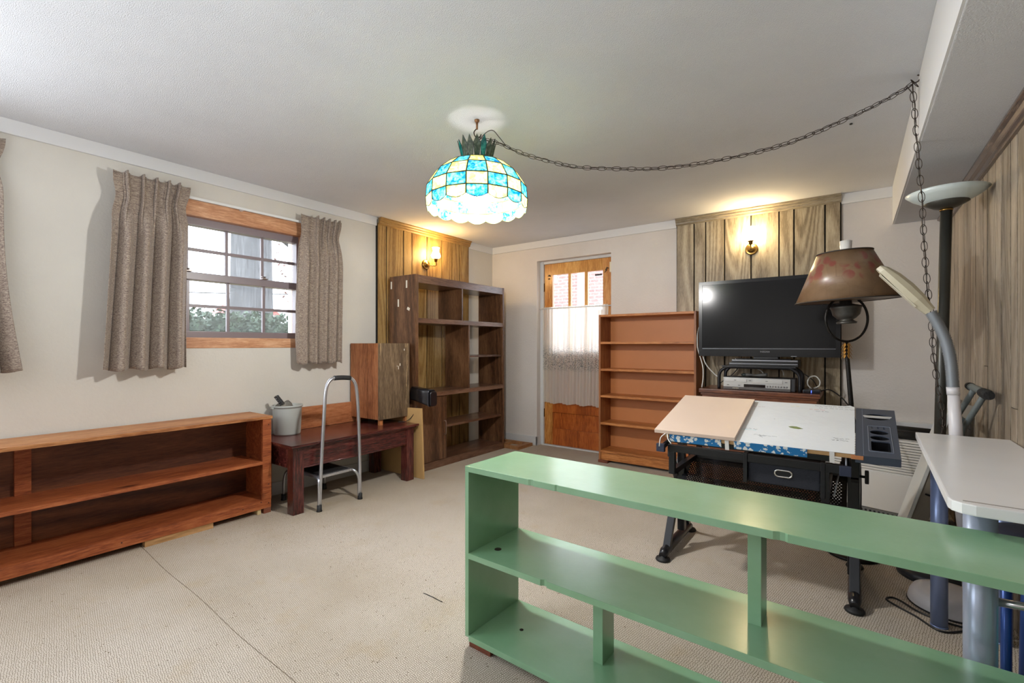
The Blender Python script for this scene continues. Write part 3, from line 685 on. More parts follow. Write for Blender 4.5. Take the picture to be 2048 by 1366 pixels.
# tan board standing beside the bench
M_tanb = plain('tan_board', (196, 158, 104), .6, var=.08, vs=4)
Mb = Matrix(((1, 0, 0, 0), (0, 0, -1, 0), (0, 1, 0, 0), (0, 0, 0, 1)))
bm = prism(BM(), [(-3.66, .001), (-3.062, .001), (-3.088, .62), (-3.66, .60)], -2.899, -2.882, Mb, .001)
tag(obj('tan_board', bm, M_tanb), 'tan board standing upright between the bench and the tall wall unit', 'board')
# black case jutting out behind the crate
t = thing('black_case', 'black padded case jutting out beyond the right side of the weathered crate', 'case', (-3.12, 2.98, .6))
M_case = plain('black_leatherette', (20, 20, 26), .3, bs_=(120, .1), coat=.3)
def tapered(bm, A_, B_, ha, hb, w_, r_):
    a = [(A_[0], A_[1]-y, A_[2]+z) for y, z in rrect(-w_/2, w_/2, -ha/2, ha/2, r_, 4)]; b_ = [(B_[0], B_[1]-y, B_[2]+z) for y, z in rrect(-w_/2, w_/2, -hb/2, hb/2, r_, 4)]
    a = [bm.verts.new(c) for c in a]; b_ = [bm.verts.new(c) for c in b_]; n = len(a)
    for i in range(n): bm.faces.new((a[i], a[(i+1) % n], b_[(i+1) % n], b_[i])).smooth = True
    bm.faces.new(a[::-1]); bm.faces.new(b_); return bm
obj('body', tapered(BM(), (-3.255, 2.95, .742), (-3.022, 2.95, .708), .12, .145, .085, .022), M_case, t)
obj('end_cap', tapered(BM(), (-3.018, 2.95, .707), (-3.0, 2.95, .704), .14, .125, .075, .022), M_case, t)
obj('seam_band', tapered(BM(), (-3.036, 2.95, .710), (-3.030, 2.95, .709), .149, .150, .089, .024), plain('case_band', (60, 62, 74), .3), t)
obj('cord', tube(BM(), smooth_path([(-3.16, 2.90, .64), (-3.17, 2.89, .59), (-3.21, 2.875, .53), (-3.25, 2.85, .497), (-3.30, 2.80, .494)], 6), .003, 8), M_rub, t)

# ---------------------------------------------------------------- wall unit
M_wal = wood('walnut_laminate', (66, 42, 28), (100, 68, 46), (128, 92, 64), 'z', 1, .35, .45, 1.0, coat=.25, band=5)
M_waly = wood('walnut_laminate_h', (76, 50, 38), (106, 74, 56), (130, 98, 78), 'y', 1, .3, .45, 1.0, coat=.3, band=5)
t = thing('wall_unit', 'tall dark walnut shelf unit with a sliding door against the gold paneling', 'wall unit', (-3.42, 3.62, 0))
ux0, ux1, uy0, uy1, uz = -3.60, -3.24, 2.955, 4.30, 1.83
B('side_panel', M_wal, t, ux0, ux1, uy0, uy0+.035, 0, uz, .002); B('side_panel', M_wal, t, ux0, ux1, uy1-.028, uy1, 0, uz, .002)
a, b_ = uy0+.036, uy1-.029
B('top_panel', M_waly, t, ux0, ux1-.001, a, b_, uz-.075, uz-.002, .002)
B('bottom_panel', M_waly, t, ux0, ux1-.001, a, b_, 0, .07, .002)
B('shelf', M_waly, t, ux0, ux1-.001, a, b_, 1.385, 1.43, .002); B('shelf', M_waly, t, ux0, ux1+.01, a, b_, .69, .732, .004)
B('shelf', M_waly, t, ux0+.02, ux1-.02, 3.712, b_, 1.05, 1.07, .002); B('shelf', M_waly, t, ux0+.02, ux1-.02, 3.378, b_, .37, .392, .002)
B('divider', M_wal, t, ux0+.02, ux1-.006, 3.588, 3.606, 1.43, 1.755, .001); B('divider', M_wal, t, ux0+.02, ux1-.006, 3.693, 3.711, .732, 1.385, .001)
B('divider', M_wal, t, ux0+.02, ux1-.03, 3.36, 3.377, .07, .69, .001)
B('inner_back', M_wal, t, ux0+.001, ux0+.006, uy0+.04, 3.0, .07, .69, 0)
dd = B('sliding_door', M_wal, t, ux1-.026, ux1-.008, a, 3.37, .072, .688, .002)
obj('handle', tube(BM(), smooth_path([(ux1-.008, 3.335, .44), (ux1+.016, 3.335, .435), (ux1+.018, 3.335, .37), (ux1+.016, 3.335, .315), (ux1-.008, 3.335, .31)], 5), .005, 8), plain('pewter_pull', (150, 124, 112), .3, .7), dd)
bm = BM()
for x, z, q in ((-3.575, 1.748, 0), (-3.36, 1.745, 0), (-3.475, 1.575, 0)): box(bm, x-.009, x+.009, uy0-.0012, uy0, z-.035, z+.035)
box(bm, -.018, .018, -.0012, 0, -.013, .013, 0, Matrix.Translation((-3.335, uy0, 1.515)) @ Matrix.Rotation(R(25), 4, 'Y'))
obj('tape_piece', bm, plain('masking_tape', (226, 220, 206), .7), t)
t2 = thing('wooden_level', 'yellow stick with black end lying on top of the wall unit', 'stick', (-3.4, 4.2, uz))
B('stick', plain('yellow_wood', (214, 160, 60), .5), t2, -3.415, -3.39, 3.93, 4.24, uz-.001, uz+.016, .001); B('end_cap', M_rub, t2, -3.416, -3.389, 4.24, 4.265, uz-.001, uz+.017, .001)
M_scrap = wood('scrap_frame', (128, 84, 50), (160, 112, 70), (186, 140, 96), 'y', 1, .6, .3, 1.1)
t = thing('wood_frame', 'small rough wooden frame on the floor between the wall unit and the corner', 'frame', (-3.25, 4.46, 0))
B('rail', M_scrap, t, -3.12, -3.05, 4.04-.0+.27, 4.60, 0, .035); B('rail', M_scrap, t, -3.62, -3.55, 4.31, 4.60, 0, .035)
B('rail', M_scrap, t, -3.55, -3.12, 4.31, 4.36, 0, .034); B('rail', M_scrap, t, -3.55, -3.12, 4.55, 4.60, 0, .034)
B('cross_piece', M_scrap, t, -3.36, -3.30, 4.36, 4.55, 0, .033)

# ---------------------------------------------------------------- tan bookcase
M_tan = wood('tan_bookcase', (150, 88, 40), (184, 116, 60), (204, 138, 80), 'x', 1, .45, .3, .9)
M_tanz = wood('tan_sides', (120, 68, 36), (150, 94, 54), (170, 114, 70), 'z', 1, .45, .5, 1)
M_tanb2 = plain('bookcase_back_tan', (192, 122, 68), .5, var=.06, vs=2)
t = thing('bookcase', 'tan wooden bookcase with six empty shelves beside the back door', 'bookcase', (-1.61, 4.5, 0))
tx0, tx1, ty0, ty1 = -2.09, -1.142, 4.36, 4.612
B('side_panel', M_tanz, t, tx0, tx0+.02, ty0, ty1, .025, 1.485); B('side_panel', M_tanz, t, tx1-.02, tx1, ty0, ty1, .025, 1.485)
B('top_board', M_tan, t, tx0+.02, tx1-.02, ty0+.001, ty1, 1.463, 1.484)
B('back_panel', M_tanb2, t, tx0+.02, tx1-.02, ty1-.008, ty1, .1, 1.463, 0)
for z in (1.2, .93, .664, .39, .112): B('shelf', M_tan, t, tx0+.02, tx1-.02, ty0+.002, ty1-.008, z-.01, z+.012)
B('kickboard', M_tan, t, tx0+.02, tx1-.02, ty0+.012, ty0+.03, .025, .1)
B('foot_block', M_blk, t, tx0-.002, tx0+.1, ty0-.012, ty0+.07, 0, .025, .002); B('foot_block', M_blk, t, tx1-.12, tx1-.02, ty0+.03, ty0+.1, 0, .025, .002)
B('foot_block', M_blk, t, tx0, tx0+.1, ty1-.07, ty1, 0, .025, .002); B('foot_block', M_blk, t, tx1-.1, tx1, ty1-.07, ty1, 0, .025, .002)

# ---------------------------------------------------------------- dresser under the television
M_dres = wood('dresser_brown', (80, 42, 26), (112, 64, 40), (138, 86, 56), 'x', 1, .35, .3, 1, coat=.2)
t = thing('dresser', 'brown wooden dresser below the television, mostly hidden by the drafting table', 'dresser', (-.63, 4.4, 0))
qx0, qx1, qy0, qy1 = -1.045, -.228, 4.175, 4.60
B('top', M_dres, t, qx0-.022, qx1+.022, qy0-.022, qy1+.015, .78, .812, .005)
B('lip', M_dres, t, qx0-.01, qx1+.01, qy0-.01, qy1, .762, .78, .003)
B('body', M_dres, t, qx0, qx1, qy0, qy1, .06, .762, .003)
for x in (qx0+.01, qx1-.06):
    for y in (qy0+.01, qy1-.06): B('foot', M_dres, t, x, x+.05, y, y+.05, 0, .06, .002)
for i in range(3):
    d = B('drawer', M_dres, t, qx0+.03, qx1-.03, qy0-.012, qy0, .09+i*.222, .295+i*.222, .003)
    for x in (qx0+.18, qx1-.18): obj('knob', lathe(BM(), (x, qy0-.012, .19+i*.222), [(.006, 0), (.006, .012), (.014, .018), (.012, .026), (0, .028)], 14, Matrix.Rotation(R(90), 3, 'X')), plain('knob_brass', (150, 118, 70), .3, .8), d)

# curved black riser on the dresser
M_rise = plain('black_metal_riser', (34, 34, 38), .4, .3)
t = thing('tv_riser', 'low black riser with curved legs on the dresser', 'riser', (-.63, 4.36, .812))
def arch(y):
    return smooth_path([(-.925, y, .813), (-.925, y, .90), (-.918, y, .95), (-.885, y, .985), (-.84, y, .997), (-.63, y, .998), (-.43, y, .997), (-.385, y, .985), (-.348, y, .95), (-.341, y, .90), (-.341, y, .813)], 4)
for y in (4.24, 4.48):
    obj('curved_leg', tube(BM(), arch(y), .013, 8), M_rise, t)
B('tray', M_rise, t, -.9, -.366, 4.22, 4.5, .997, 1.009, .003)
# flat player boxes on the riser
M_blkp = plain('black_plastic', (22, 22, 25), .35); M_silv = plain('silver_plastic', (168, 172, 180), .3, .5)
for i, (z, lab) in enumerate(((1.010, 'lower flat black player on the riser under the television'), (1.036, 'upper slim black player with a silver edge under the television'))):
    t = thing('media_player', lab, 'player', (-.6, 4.35, z))
    B('case', M_blkp, t, -.845+.02*i, -.35, 4.225, 4.46, z, z+.025, .003)
    B('trim_line', M_silv, t, -.84+.02*i, -.355, 4.222, 4.226, z+.016, z+.0195 if i == 0 else z+.022, 0)
# VCR / DVD combo
t = thing('video_recorder', 'silver video and disc player on the dresser, below the riser', 'video recorder', (-.63, 4.35, .812))
vx0, vx1, vy0 = -.885, -.402, 4.215
B('case', plain('vcr_dark', (44, 44, 48), .4), t, vx0, vx1+.03, vy0+.012, 4.42, .816, .915, .003)
B('front_panel', plain('vcr_silver', (186, 186, 184), .35, .3), t, vx0, vx1, vy0-.0, vy0+.013, .836, .912, .002)
B('lower_strip', plain('vcr_grey', (92, 88, 86), .4), t, vx0, vx1, vy0+.002, vy0+.013, .816, .836, .001)
B('display', plain('vcr_display', (24, 14, 14), .15), t, vx0+.155, vx0+.31, vy0-.003, vy0, .838, .862, .001)
B('disc_tray', plain('vcr_silver2', (200, 200, 198), .3, .3), t, vx0+.012, vx0+.175, vy0-.004, vy0, .878, .902, .001); B('tape_flap', plain('vcr_silver2', (200, 200, 198), .3, .3), t, vx0+.22, vx0+.43, vy0-.004, vy0, .874, .902, .001)
for i in range(8): obj('button', lathe(BM(), (vx0+.325+i*.019, vy0, .85), [(.007, 0), (.0065, .003), (0, .004)], 10, Matrix.Rotation(R(90), 3, 'X')), plain('vcr_button', (150, 150, 150), .35, .4), t)
bm = BM()
for i in range(4): cyl(bm, (vx0+.075+i*.012, vy0+.002, .826), (vx0+.075+i*.012, vy0-.004, .826), .0035, n=8)
obj('socket', bm, plain('socket_cream', (220, 212, 190), .4), t)
for k, (x, z) in enumerate(((vx0+.09, .892), (vx0+.2, .892), (vx0+.32, .891), (vx0+.455, .888), (vx0+.035, .852), (vx0+.12, .850))):
    B('print', plain('print_grey', (90, 90, 92), .6), t, x-.008, x+.008, vy0-.0045, vy0-.0005 if k > 3 else vy0-.004, z-.002, z+.002, 0)
# dark gamepad-like cable end on the recorder
t = thing('hair_clipper', 'dark handheld gadget lying on the silver video recorder', 'gadget', (-.66, 4.3, .916))
obj('body', tube(BM(), smooth_path([(-.745, 4.30, .93), (-.70, 4.29, .934), (-.64, 4.29, .932), (-.57, 4.29, .938)], 5), [.012+.004*math.sin(i*.6) for i in range(16)], 12), plain('gadget_grey', (82, 80, 78), .5), t)
obj('head', ball(BM(), (-.74, 4.295, .932), .018, 14, (1.4, 1, .75)), plain('gadget_dark', (40, 48, 46), .5), t)
# internet box
t = thing('set_top_box', 'small black box with a blue light on the right end of the dresser', 'box', (-.26, 4.3, .812))
B('case', plain('navy_black', (16, 18, 28), .3), t, -.322, -.209, 4.23, 4.36, .8125, .838, .006)
B('status_light', plain('blue_led', (90, 110, 255), .4, emit=((80, 110, 255), 3)), t, -.268, -.264, 4.2285, 4.2305, .816, .834, 0)
# cables
M_wc = plain('white_cable', (206, 206, 202), .5); M_bc = plain('black_cable', (20, 20, 22), .5)
tag(obj('cable', tube(BM(), smooth_path([(-1.085, 4.42, 1.40), (-1.135, 4.40, 1.32), (-1.128, 4.345, 1.2), (-1.12, 4.345, 1.13), (-1.08, 4.33, 1.0), (-1.068, 4.30, .9), (-1.066, 4.25, .815)], 6), .005, 8), M_wc), 'white cable hanging down left of the television to the dresser', 'cable')
tag(obj('cable', tube(BM(), smooth_path([(-1.10, 4.36, 1.15), (-1.06, 4.345, 1.02), (-.98, 4.34, .925), (-.94, 4.34, .90)], 6), .005, 8), M_wc), 'white cable curving from the television to the riser', 'cable')
tag(obj('cable', tube(BM(), smooth_path([(-.27, 4.37, .83), (-.30, 4.38, .87), (-.29, 4.39, .92), (-.25, 4.39, .935), (-.22, 4.385, .90), (-.225, 4.38, .86), (-.26, 4.375, .84)], 6), .005, 8), M_wc), 'looped white cable standing behind the small black box', 'cable')
tag(obj('cable', tube(BM(), smooth_path([(-.215, 4.3, .826), (-.16, 4.25, .845), (-.11, 4.15, .83), (-.05, 3.95, .79), (.0, 3.8, .7), (.03, 3.7, .4), (.03, 3.65, .004)], 6), .0045, 8), M_bc), 'black cable running from the dresser down behind the drafting table', 'cable')
for pts_, lab in (([(-.70, 4.42, 1.0), (-.62, 4.34, .965), (-.60, 4.3, .94)], 'short white plug cable above the video recorder'), ([(-.50, 4.46, .99), (-.475, 4.44, .96), (-.47, 4.43, .93)], 'thick white cable end hanging behind the riser'),
                  ([(-.80, 4.52, 1.08), (-.82, 4.50, 1.0), (-.86, 4.48, .93), (-.98, 4.46, .83)], 'black cable drooping behind the left riser leg'), ([(-.40, 4.5, .98), (-.34, 4.48, .95), (-.27, 4.45, .90), (-.235, 4.42, .84)], 'black cable drooping behind the right riser leg')):
    tag(obj('cable', tube(BM(), smooth_path(pts_, 6), .004, 8), M_wc if 'white' in lab else M_bc), lab, 'cable')

# ---------------------------------------------------------------- television
t = thing('television', 'large black flat television above the dresser in front of the grey paneling', 'television', (-.6, 4.38, 1.06))
vx0, vx1, vz0, vz1, vy = -1.112, -.086, 1.084, 1.732, 4.33
M_tv = plain('tv_bezel', (10, 10, 12), .2, spec=.3)
B('back_shell', M_blkp, t, vx0+.02, vx1-.02, vy+.02, vy+.075, vz0+.03, vz1-.03, .01)
curve_plate('bezel', [(vx0, vz0), (vx1, vz0), (vx1, vz1), (vx0, vz1)], [[(vx0+.028, vz0+.075), (vx0+.028, vz1-.028), (vx1-.028, vz1-.028), (vx1-.028, vz0+.075)]], .028, Matrix(((1, 0, 0, 0), (0, 0, -1, vy+.014), (0, 1, 0, 0), (0, 0, 0, 1))), M_tv, t)
B('screen', plain('tv_screen', (4, 4, 5), .14, spec=.2), t, vx0+.026, vx1-.026, vy+.004, vy+.012, vz0+.073, vz1-.026, 0)
B('silver_line', M_silv, t, vx0+.03, vx1-.03, vy-.0015, vy+.001, vz0+.064, vz0+.066, 0)
text_mesh('logo', 'INSIGNIA', .017, Matrix.Translation((-.593, vy-.0008, vz0+.040)) @ Matrix.Rotation(R(90), 4, 'X'), plain('logo_grey', (150, 150, 152), .4), t)
B('neck', M_blkp, t, -.68, -.5, vy+.02, vy+.06, 1.062, 1.1, .004); B('stand_base', M_tv, t, -.80, -.40, 4.24, 4.48, 1.0585, 1.068, .004)
B('glint_badge', M_silv, t, -.41, -.37, vy-.001, vy+.001, vz0+.004, vz0+.007, 0)

# ---------------------------------------------------------------- wall sconces
M_brass = plain('antique_brass', (150, 116, 62), .25, .9)
def sconce(base_pt, out, shade_pt, label, shade_col, strength, scale=1):
    """out: unit vector off the wall; base_pt on the wall; shade_pt: foot of the glass shade"""
    t = thing('wall_sconce', label, 'sconce', base_pt, 0, 'brass wall sconces on the paneling')
    out = Vector(out); q = out.to_track_quat('Z', 'Y').to_matrix(); bp_ = Vector(base_pt); sp = Vector(shade_pt)
    obj('backplate', lathe(BM(), bp_, [(.052, 0), (.052, .006), (.045, .012), (.04, .009), (.028, .02), (.018, .026), (0, .03)], 28, q), M_brass, t)
    obj('arm', tube(BM(), smooth_path([bp_+out*.02, bp_+out*.05+Vector((0, 0, -.012)), Vector((sp.x, sp.y, bp_.z-.01)), sp+Vector((0, 0, -.012))], 6), .006, 10), M_brass, t)
    obj('socket_cup', lathe(BM(), sp, [(.008, -.03), (.016, -.024), (.017, -.004), (.024, 0), (.026, .006), (.0, .006)], 20), M_brass, t)
    m = plain('shade_glow_'+label[:5], (255, 244, 214), .4, emit=(shade_col, strength))
    prof = [(.020, .004), (.044, .018), (.049, .034), (.044, .054), (.034, .076), (.031, .092), (.035, .112), (.039, .122)]
    o = obj('glass_shade', lathe(BM(), sp, [(r*scale, z*scale) for r, z in prof]+[((r-.002)*scale, z*scale) for r, z in prof[::-1]], 28), m, t)
    return t
sconce((-.738, BY-.022, 2.03), (0, -1, 0), (-.733, 4.545, 2.085), 'brass wall sconce with glowing glass shade on the grey paneling', (255, 228, 178), 95)
sconce((WX+.022, 3.49, 2.03), (1, 0, 0), (-3.575, 3.545, 2.085), 'amber lit brass wall sconce on the gold paneling above the wall unit', (255, 214, 145), 95)

# ---------------------------------------------------------------- stained glass pendant
PX, PY = -1.65, 1.945
def sglass(name, rgb, rgb2, tr=.45):
    m = bpy.data.materials.new(name); m.use_nodes = True; nt = m.node_tree; nt.nodes.clear()
    o = N(nt, 'ShaderNodeOutputMaterial'); tc = N(nt, 'ShaderNodeTexCoord')
    oi = N(nt, 'ShaderNodeObjectInfo')
    nz = N(nt, 'ShaderNodeTexNoise', noise_dimensions='4D'); nz.inputs['Scale'].default_value = 34; nz.inputs['Detail'].default_value = 3; nz.inputs['Distortion'].default_value = 1.5
    mu = N(nt, 'ShaderNodeMath', operation='MULTIPLY'); mu.inputs[1].default_value = 20; nt.links.new(oi.outputs['Random'], mu.inputs[0]); nt.links.new(mu.outputs[0], nz.inputs['W'])
    nt.links.new(tc.outputs['Object'], nz.inputs['Vector'])
    c = ramp(nt, nz.outputs['Fac'], [(.4, lin(rgb)), (.62, lin(rgb2))])
    a = N(nt, 'ShaderNodeBsdfTransparent'); t_ = N(nt, 'ShaderNodeBsdfTranslucent'); d = N(nt, 'ShaderNodeBsdfDiffuse'); g = N(nt, 'ShaderNodeBsdfGlossy'); g.inputs['Roughness'].default_value = .1
    for s in (a, t_, d): nt.links.new(c, s.inputs[0])
    x0 = N(nt, 'ShaderNodeMixShader'); x0.inputs[0].default_value = .3; nt.links.new(t_.outputs[0], x0.inputs[1]); nt.links.new(d.outputs[0], x0.inputs[2])
    x1 = N(nt, 'ShaderNodeMixShader'); x1.inputs[0].default_value = tr; nt.links.new(x0.outputs[0], x1.inputs[1]); nt.links.new(a.outputs[0], x1.inputs[2])
    x2 = N(nt, 'ShaderNodeMixShader'); x2.inputs[0].default_value = .05; nt.links.new(x1.outputs[0], x2.inputs[1]); nt.links.new(g.outputs[0], x2.inputs[2])
    nt.links.new(x2.outputs[0], o.inputs[0]); return m
G_yel = sglass('glass_yellow', (200, 195, 124), (236, 230, 186), .12); G_blu = sglass('glass_blue', (26, 122, 158), (150, 208, 218), .12)
G_teal = sglass('glass_teal', (10, 130, 130), (60, 180, 170), .1); G_gry = sglass('glass_grey', (96, 112, 96), (140, 150, 134), .1)
M_lead = plain('lead_came', (86, 92, 50), .4, .6)
t = thing('pendant_lamp', 'stained glass dome lamp of yellow and blue panes hanging from the ceiling', 'lamp', (PX, PY, 1.9))
rings = [(.270, 1.917), (.272, 1.961), (.267, 2.024), (.222, 2.093), (.165, 2.14), (.08, 2.172)]
NP = 16
a0 = math.atan2(-PY, -PX)          # a pane faces the camera side, as in the photo
def rp_(k, j, dr=0): r, z = rings[j]; a = a0+(k-.5)*2*math.pi/NP; return Vector((PX+(r+dr)*math.cos(a), PY+(r+dr)*math.sin(a), z))
for k in range(NP):
    for j in range(5):
        A_, B_, C_, D_2 = rp_(k, j), rp_(k+1, j), rp_(k+1, j+1), rp_(k, j+1)
        pts = []
        if j == 0:
            for q in range(7):
                s = q/6; p = A_.lerp(B_, s); p.z -= .017*math.sin(math.pi*s); pts.append(p)
        else: pts = [A_, B_]
        pts += [C_, D_2]; bm = BM(); n_ = (B_-A_).cross(D_2-A_).normalized()*.0012
        f_ = [bm.verts.new(p-n_) for p in pts]; g_ = [bm.verts.new(p+n_) for p in pts]
        bm.faces.new(f_[::-1]); bm.faces.new(g_)
        for i in range(len(pts)): bm.faces.new((f_[i], f_[(i+1) % len(pts)], g_[(i+1) % len(pts)], g_[i]))
        obj('pane', bm, G_blu if (k+j) % 2 == 0 else G_yel, t)
bm = BM()
for k in range(NP):
    tube(bm, [rp_(k, j) for j in range(6)], .0036, 6)
    tube(bm, [rp_(k, 0).lerp(rp_(k+1, 0), q/6)-Vector((0, 0, .017*math.sin(math.pi*q/6))) for q in range(7)], .0022, 5)
    for j in range(1, 6): tube(bm, [rp_(k, j), rp_(k+1, j)], .0034, 5)
obj('came', bm, M_lead, t)
bmc = BM()
for k in range(NP):
    a = a0+k*2*math.pi/NP; da = .20*(1 if k % 2 == 0 else .9); h = .108+.006*math.sin(k*2.3)
    def cp(s, r, z): return Vector((PX+r*math.cos(a+s), PY+r*math.sin(a+s), z))
    P6 = [cp(-da*.7, .078, 2.168), cp(da*.7, .078, 2.168), cp(da*1.0, .094, 2.168+h*.62), cp(0, .104, 2.168+h), cp(-da*1.0, .094, 2.168+h*.62)]
    bm = BM(); v = [bm.verts.new(p) for p in P6]; bm.faces.new(v); ext = bmesh.ops.extrude_face_region(bm, geom=bm.faces[:])
    bmesh.ops.translate(bm, verts=[e for e in ext['geom'] if isinstance(e, bmesh.types.BMVert)], vec=(P6[3]-Vector((PX, PY, P6[3].z)))*.02)
    obj('crown_leaf', bm, (G_gry, G_teal, G_gry, G_gry)[k % 4] if k % 2 == 0 else (G_teal if k % 4 == 1 else G_gry), t)
    tube(bmc, P6+[P6[0]], .0018, 5)
obj('crown_came', bmc, plain('crown_came', (70, 74, 70), .4, .5), t)
obj('cap', lathe(BM(), (PX, PY, 2.172), [(.034, 0), (.03, .012), (.015, .02), (.01, .06), (.004, .062)], 20), M_lead, t)
obj('socket', cyl(BM(), (PX, PY, 2.07), (PX, PY, 2.175), .02, n=16), M_brass, t)
M_bulb = plain('bulb_glow', (255, 250, 240), .4, emit=((255, 250, 244), 24))
obj('globe_bulb', ball(BM(), (PX, PY, 1.985), .082, 24), M_bulb, t)
ld = bpy.data.lights.new('pendant_light', 'POINT'); ld.energy = 76; ld.shadow_soft_size = .05; ld.color = (1, .985, .96)
lo = bpy.data.objects.new('pendant_light', ld); COL.objects.link(lo); lo.parent = t; lo.location = Vector((PX, PY, 1.85))-wloc(t)
obj('stem', tube(BM(), [(PX, PY, 2.23), (PX, PY, 2.285)], .003, 8), plain('dark_iron', (58, 50, 44), .4, .7), t)
M_iron = plain('chain_bronze', (66, 56, 50), .38, .7)
# ceiling hooks
t = thing('ceiling_hook', 'brass toggle hook holding the stained glass lamp to the ceiling', 'hook', (PX, PY, HC))
obj('plate', lathe(BM(), (PX, PY, HC), [(0, -.014), (.008, -.014), (.013, -.008), (.014, 0)], 16), plain('hook_copper', (150, 110, 76), .4, .6), t)
obj('screw', cyl(BM(), (PX, PY, 2.345), (PX, PY, 2.385), .006, n=10), plain('hook_copper', (150, 110, 76), .4, .6), t)
obj('hook', tube(BM(), smooth_path([(PX, PY, 2.35), (PX-.012, PY-.01, 2.33), (PX-.006, PY-.005, 2.306), (PX+.012, PY+.009, 2.304), (PX+.018, PY+.014, 2.318)], 6), .003, 8), M_iron, t)
HX, HY = .229, 2.789
t = thing('ceiling_hook', 'small black swag hook in the ceiling beside the soffit', 'hook', (HX, HY, HC))
obj('hook', tube(BM(), smooth_path([(HX, HY, HC), (HX+.012, HY-.008, HC-.012), (HX+.004, HY-.003, HC-.028), (HX-.012, HY+.006, HC-.03), (HX-.018, HY+.01, HC-.018)], 6), .003, 8), M_iron, t)

# chain of links
def link_mesh():
    bm = BM(); pts = []
    for k in range(16):
        a = 2*math.pi*k/16; pts.append((.020*math.cos(a)+.004*(1 if math.cos(a) > 0 else -1)*abs(math.cos(a))**.5, .0115*math.sin(a), 0))
    tube(bm, pts, .0015, 5, closed=True); me = bpy.data.meshes.new('chain_link'); bm.to_mesh(me); bm.free(); me.materials.append(M_iron); return me
LM = link_mesh()
def chain(path, root, pitch=.037, ph=0):
    P = smooth_path(path, 12); seg = [0]
    for a, b in zip(P, P[1:]): seg.append(seg[-1]+(b-a).length)
    def at(s):
        for i in range(len(seg)-1):
            if seg[i+1] >= s: return P[i].lerp(P[i+1], (s-seg[i])/max(1e-9, seg[i+1]-seg[i])), (P[i+1]-P[i]).normalized()
        return P[-1], (P[-1]-P[-2]).normalized()
    n = int(seg[-1]/pitch); rt = wloc(root)
    for i in range(n):
        p, d = at((i+.5)*seg[-1]/n); u = Vector((0, 0, 1)) if abs(d.z) < .85 else Vector((.588, -.808, 0))
        s = d.cross(u).normalized(); w_ = s.cross(d).normalized(); ang = R(90*(i % 2)+random.uniform(-14, 14)+38)+ph
        yv = s*math.cos(ang)+w_*math.sin(ang); zv = d.cross(yv)
        M = Matrix(((d.x, yv.x, zv.x, p.x-rt.x), (d.y, yv.y, zv.y, p.y-rt.y), (d.z, yv.z, zv.z, p.z-rt.z), (0, 0, 0, 1)))
        o = bpy.data.objects.new('chain_link', LM); COL.objects.link(o); o.parent = root; o.matrix_local = M
    return P
t = thing('swag_chain', 'dark bronze chain swagged along the ceiling from the glass lamp and hanging down at right', 'chain', (HX, HY, 2.36))
swag = [(-1.642, 1.95, 2.29), (-1.60, 1.967, 2.285), (-1.533, 1.997, 2.255), (-1.385, 2.064, 2.177), (-1.181, 2.155, 2.105), (-.985, 2.244, 2.076), (-.785, 2.333, 2.061), (-.613, 2.411, 2.071), (-.366, 2.522, 2.107), (-.169, 2.61, 2.166), (.02, 2.695, 2.25), (.148, 2.753, 2.316), (.213, 2.782, 2.362)]
P1 = chain(swag, t)
drop = [(.214, 2.79, 2.355), (.214, 2.8, 2.338), (.226, 2.82, 2.161), (.238, 2.84, 2.004), (.253, 2.87, 1.803), (.265, 2.9, 1.575), (.29, 2.94, 1.297), (.301, 2.95, 1.11), (.318, 2.955, .97), (.325, 2.96, .923), (.333, 2.97, .77), (.338, 2.98, .5)]
P2 = chain(drop, t, ph=.4)
cord = [p+Vector((.003*math.sin(i*.5), .003*math.cos(i*.4), .004*math.sin(i*.35))) for i, p in enumerate(P1)]
cord[-1:] = [Vector((.19, 2.775, 2.352)), Vector((.212, 2.79, 2.32))]
cord += [p+Vector((.003*math.sin(i*.45), .002, 0)) for i, p in enumerate(P2[14:])]
obj('lamp_cord', tube(BM(), cord, .0022, 6), plain('cord_brown', (74, 66, 60), .5), t)
obj('cord_loop', tube(BM(), smooth_path([(PX+.012, PY+.006, 2.29), (PX+.05, PY+.022, 2.325), (PX+.082, PY+.036, 2.33), (PX+.11, PY+.05, 2.295), (PX+.145, PY+.065, 2.245)], 6), .0022, 6), plain('cord_brown', (74, 66, 60), .5), t)
obj('end_link', tube(BM(), [(HX-.01+.0055*math.cos(a)-.012*math.sin(a), HY+.008*math.cos(a), 2.362+.02*math.sin(a)) for a in [2*math.pi*k/14 for k in range(14)]], .0016, 5, closed=True), M_iron, t)

# ---------------------------------------------------------------- drafting table
M_frame = plain('powder_black', (24, 25, 30), .32, .2, coat=.2)
SL = .235; tilt = math.atan(SL); FYT, FZT = 2.45, .72
def TP(x, s, n=0):            # point on the tilted top: s along the slope from the front edge, n off the surface
    return Vector((x, FYT+s*math.cos(tilt)-n*math.sin(tilt), FZT+s*math.sin(tilt)+n*math.cos(tilt)))
MT = Matrix.Translation((0, FYT, FZT)) @ Matrix.Rotation(tilt, 4, 'X')
t = thing('drafting_table', 'black-framed tilting drafting table with a side tray in front of the dresser', 'table', (-.42, 2.75, 0))
TL = .60
M_edge = plain('plywood_edge', (188, 150, 104), .6, var=.1, vs=30)
obj('tabletop', box(BM(), -.80, -.002, 0, TL, -.020, -.002, .002, MT), M_edge, t)
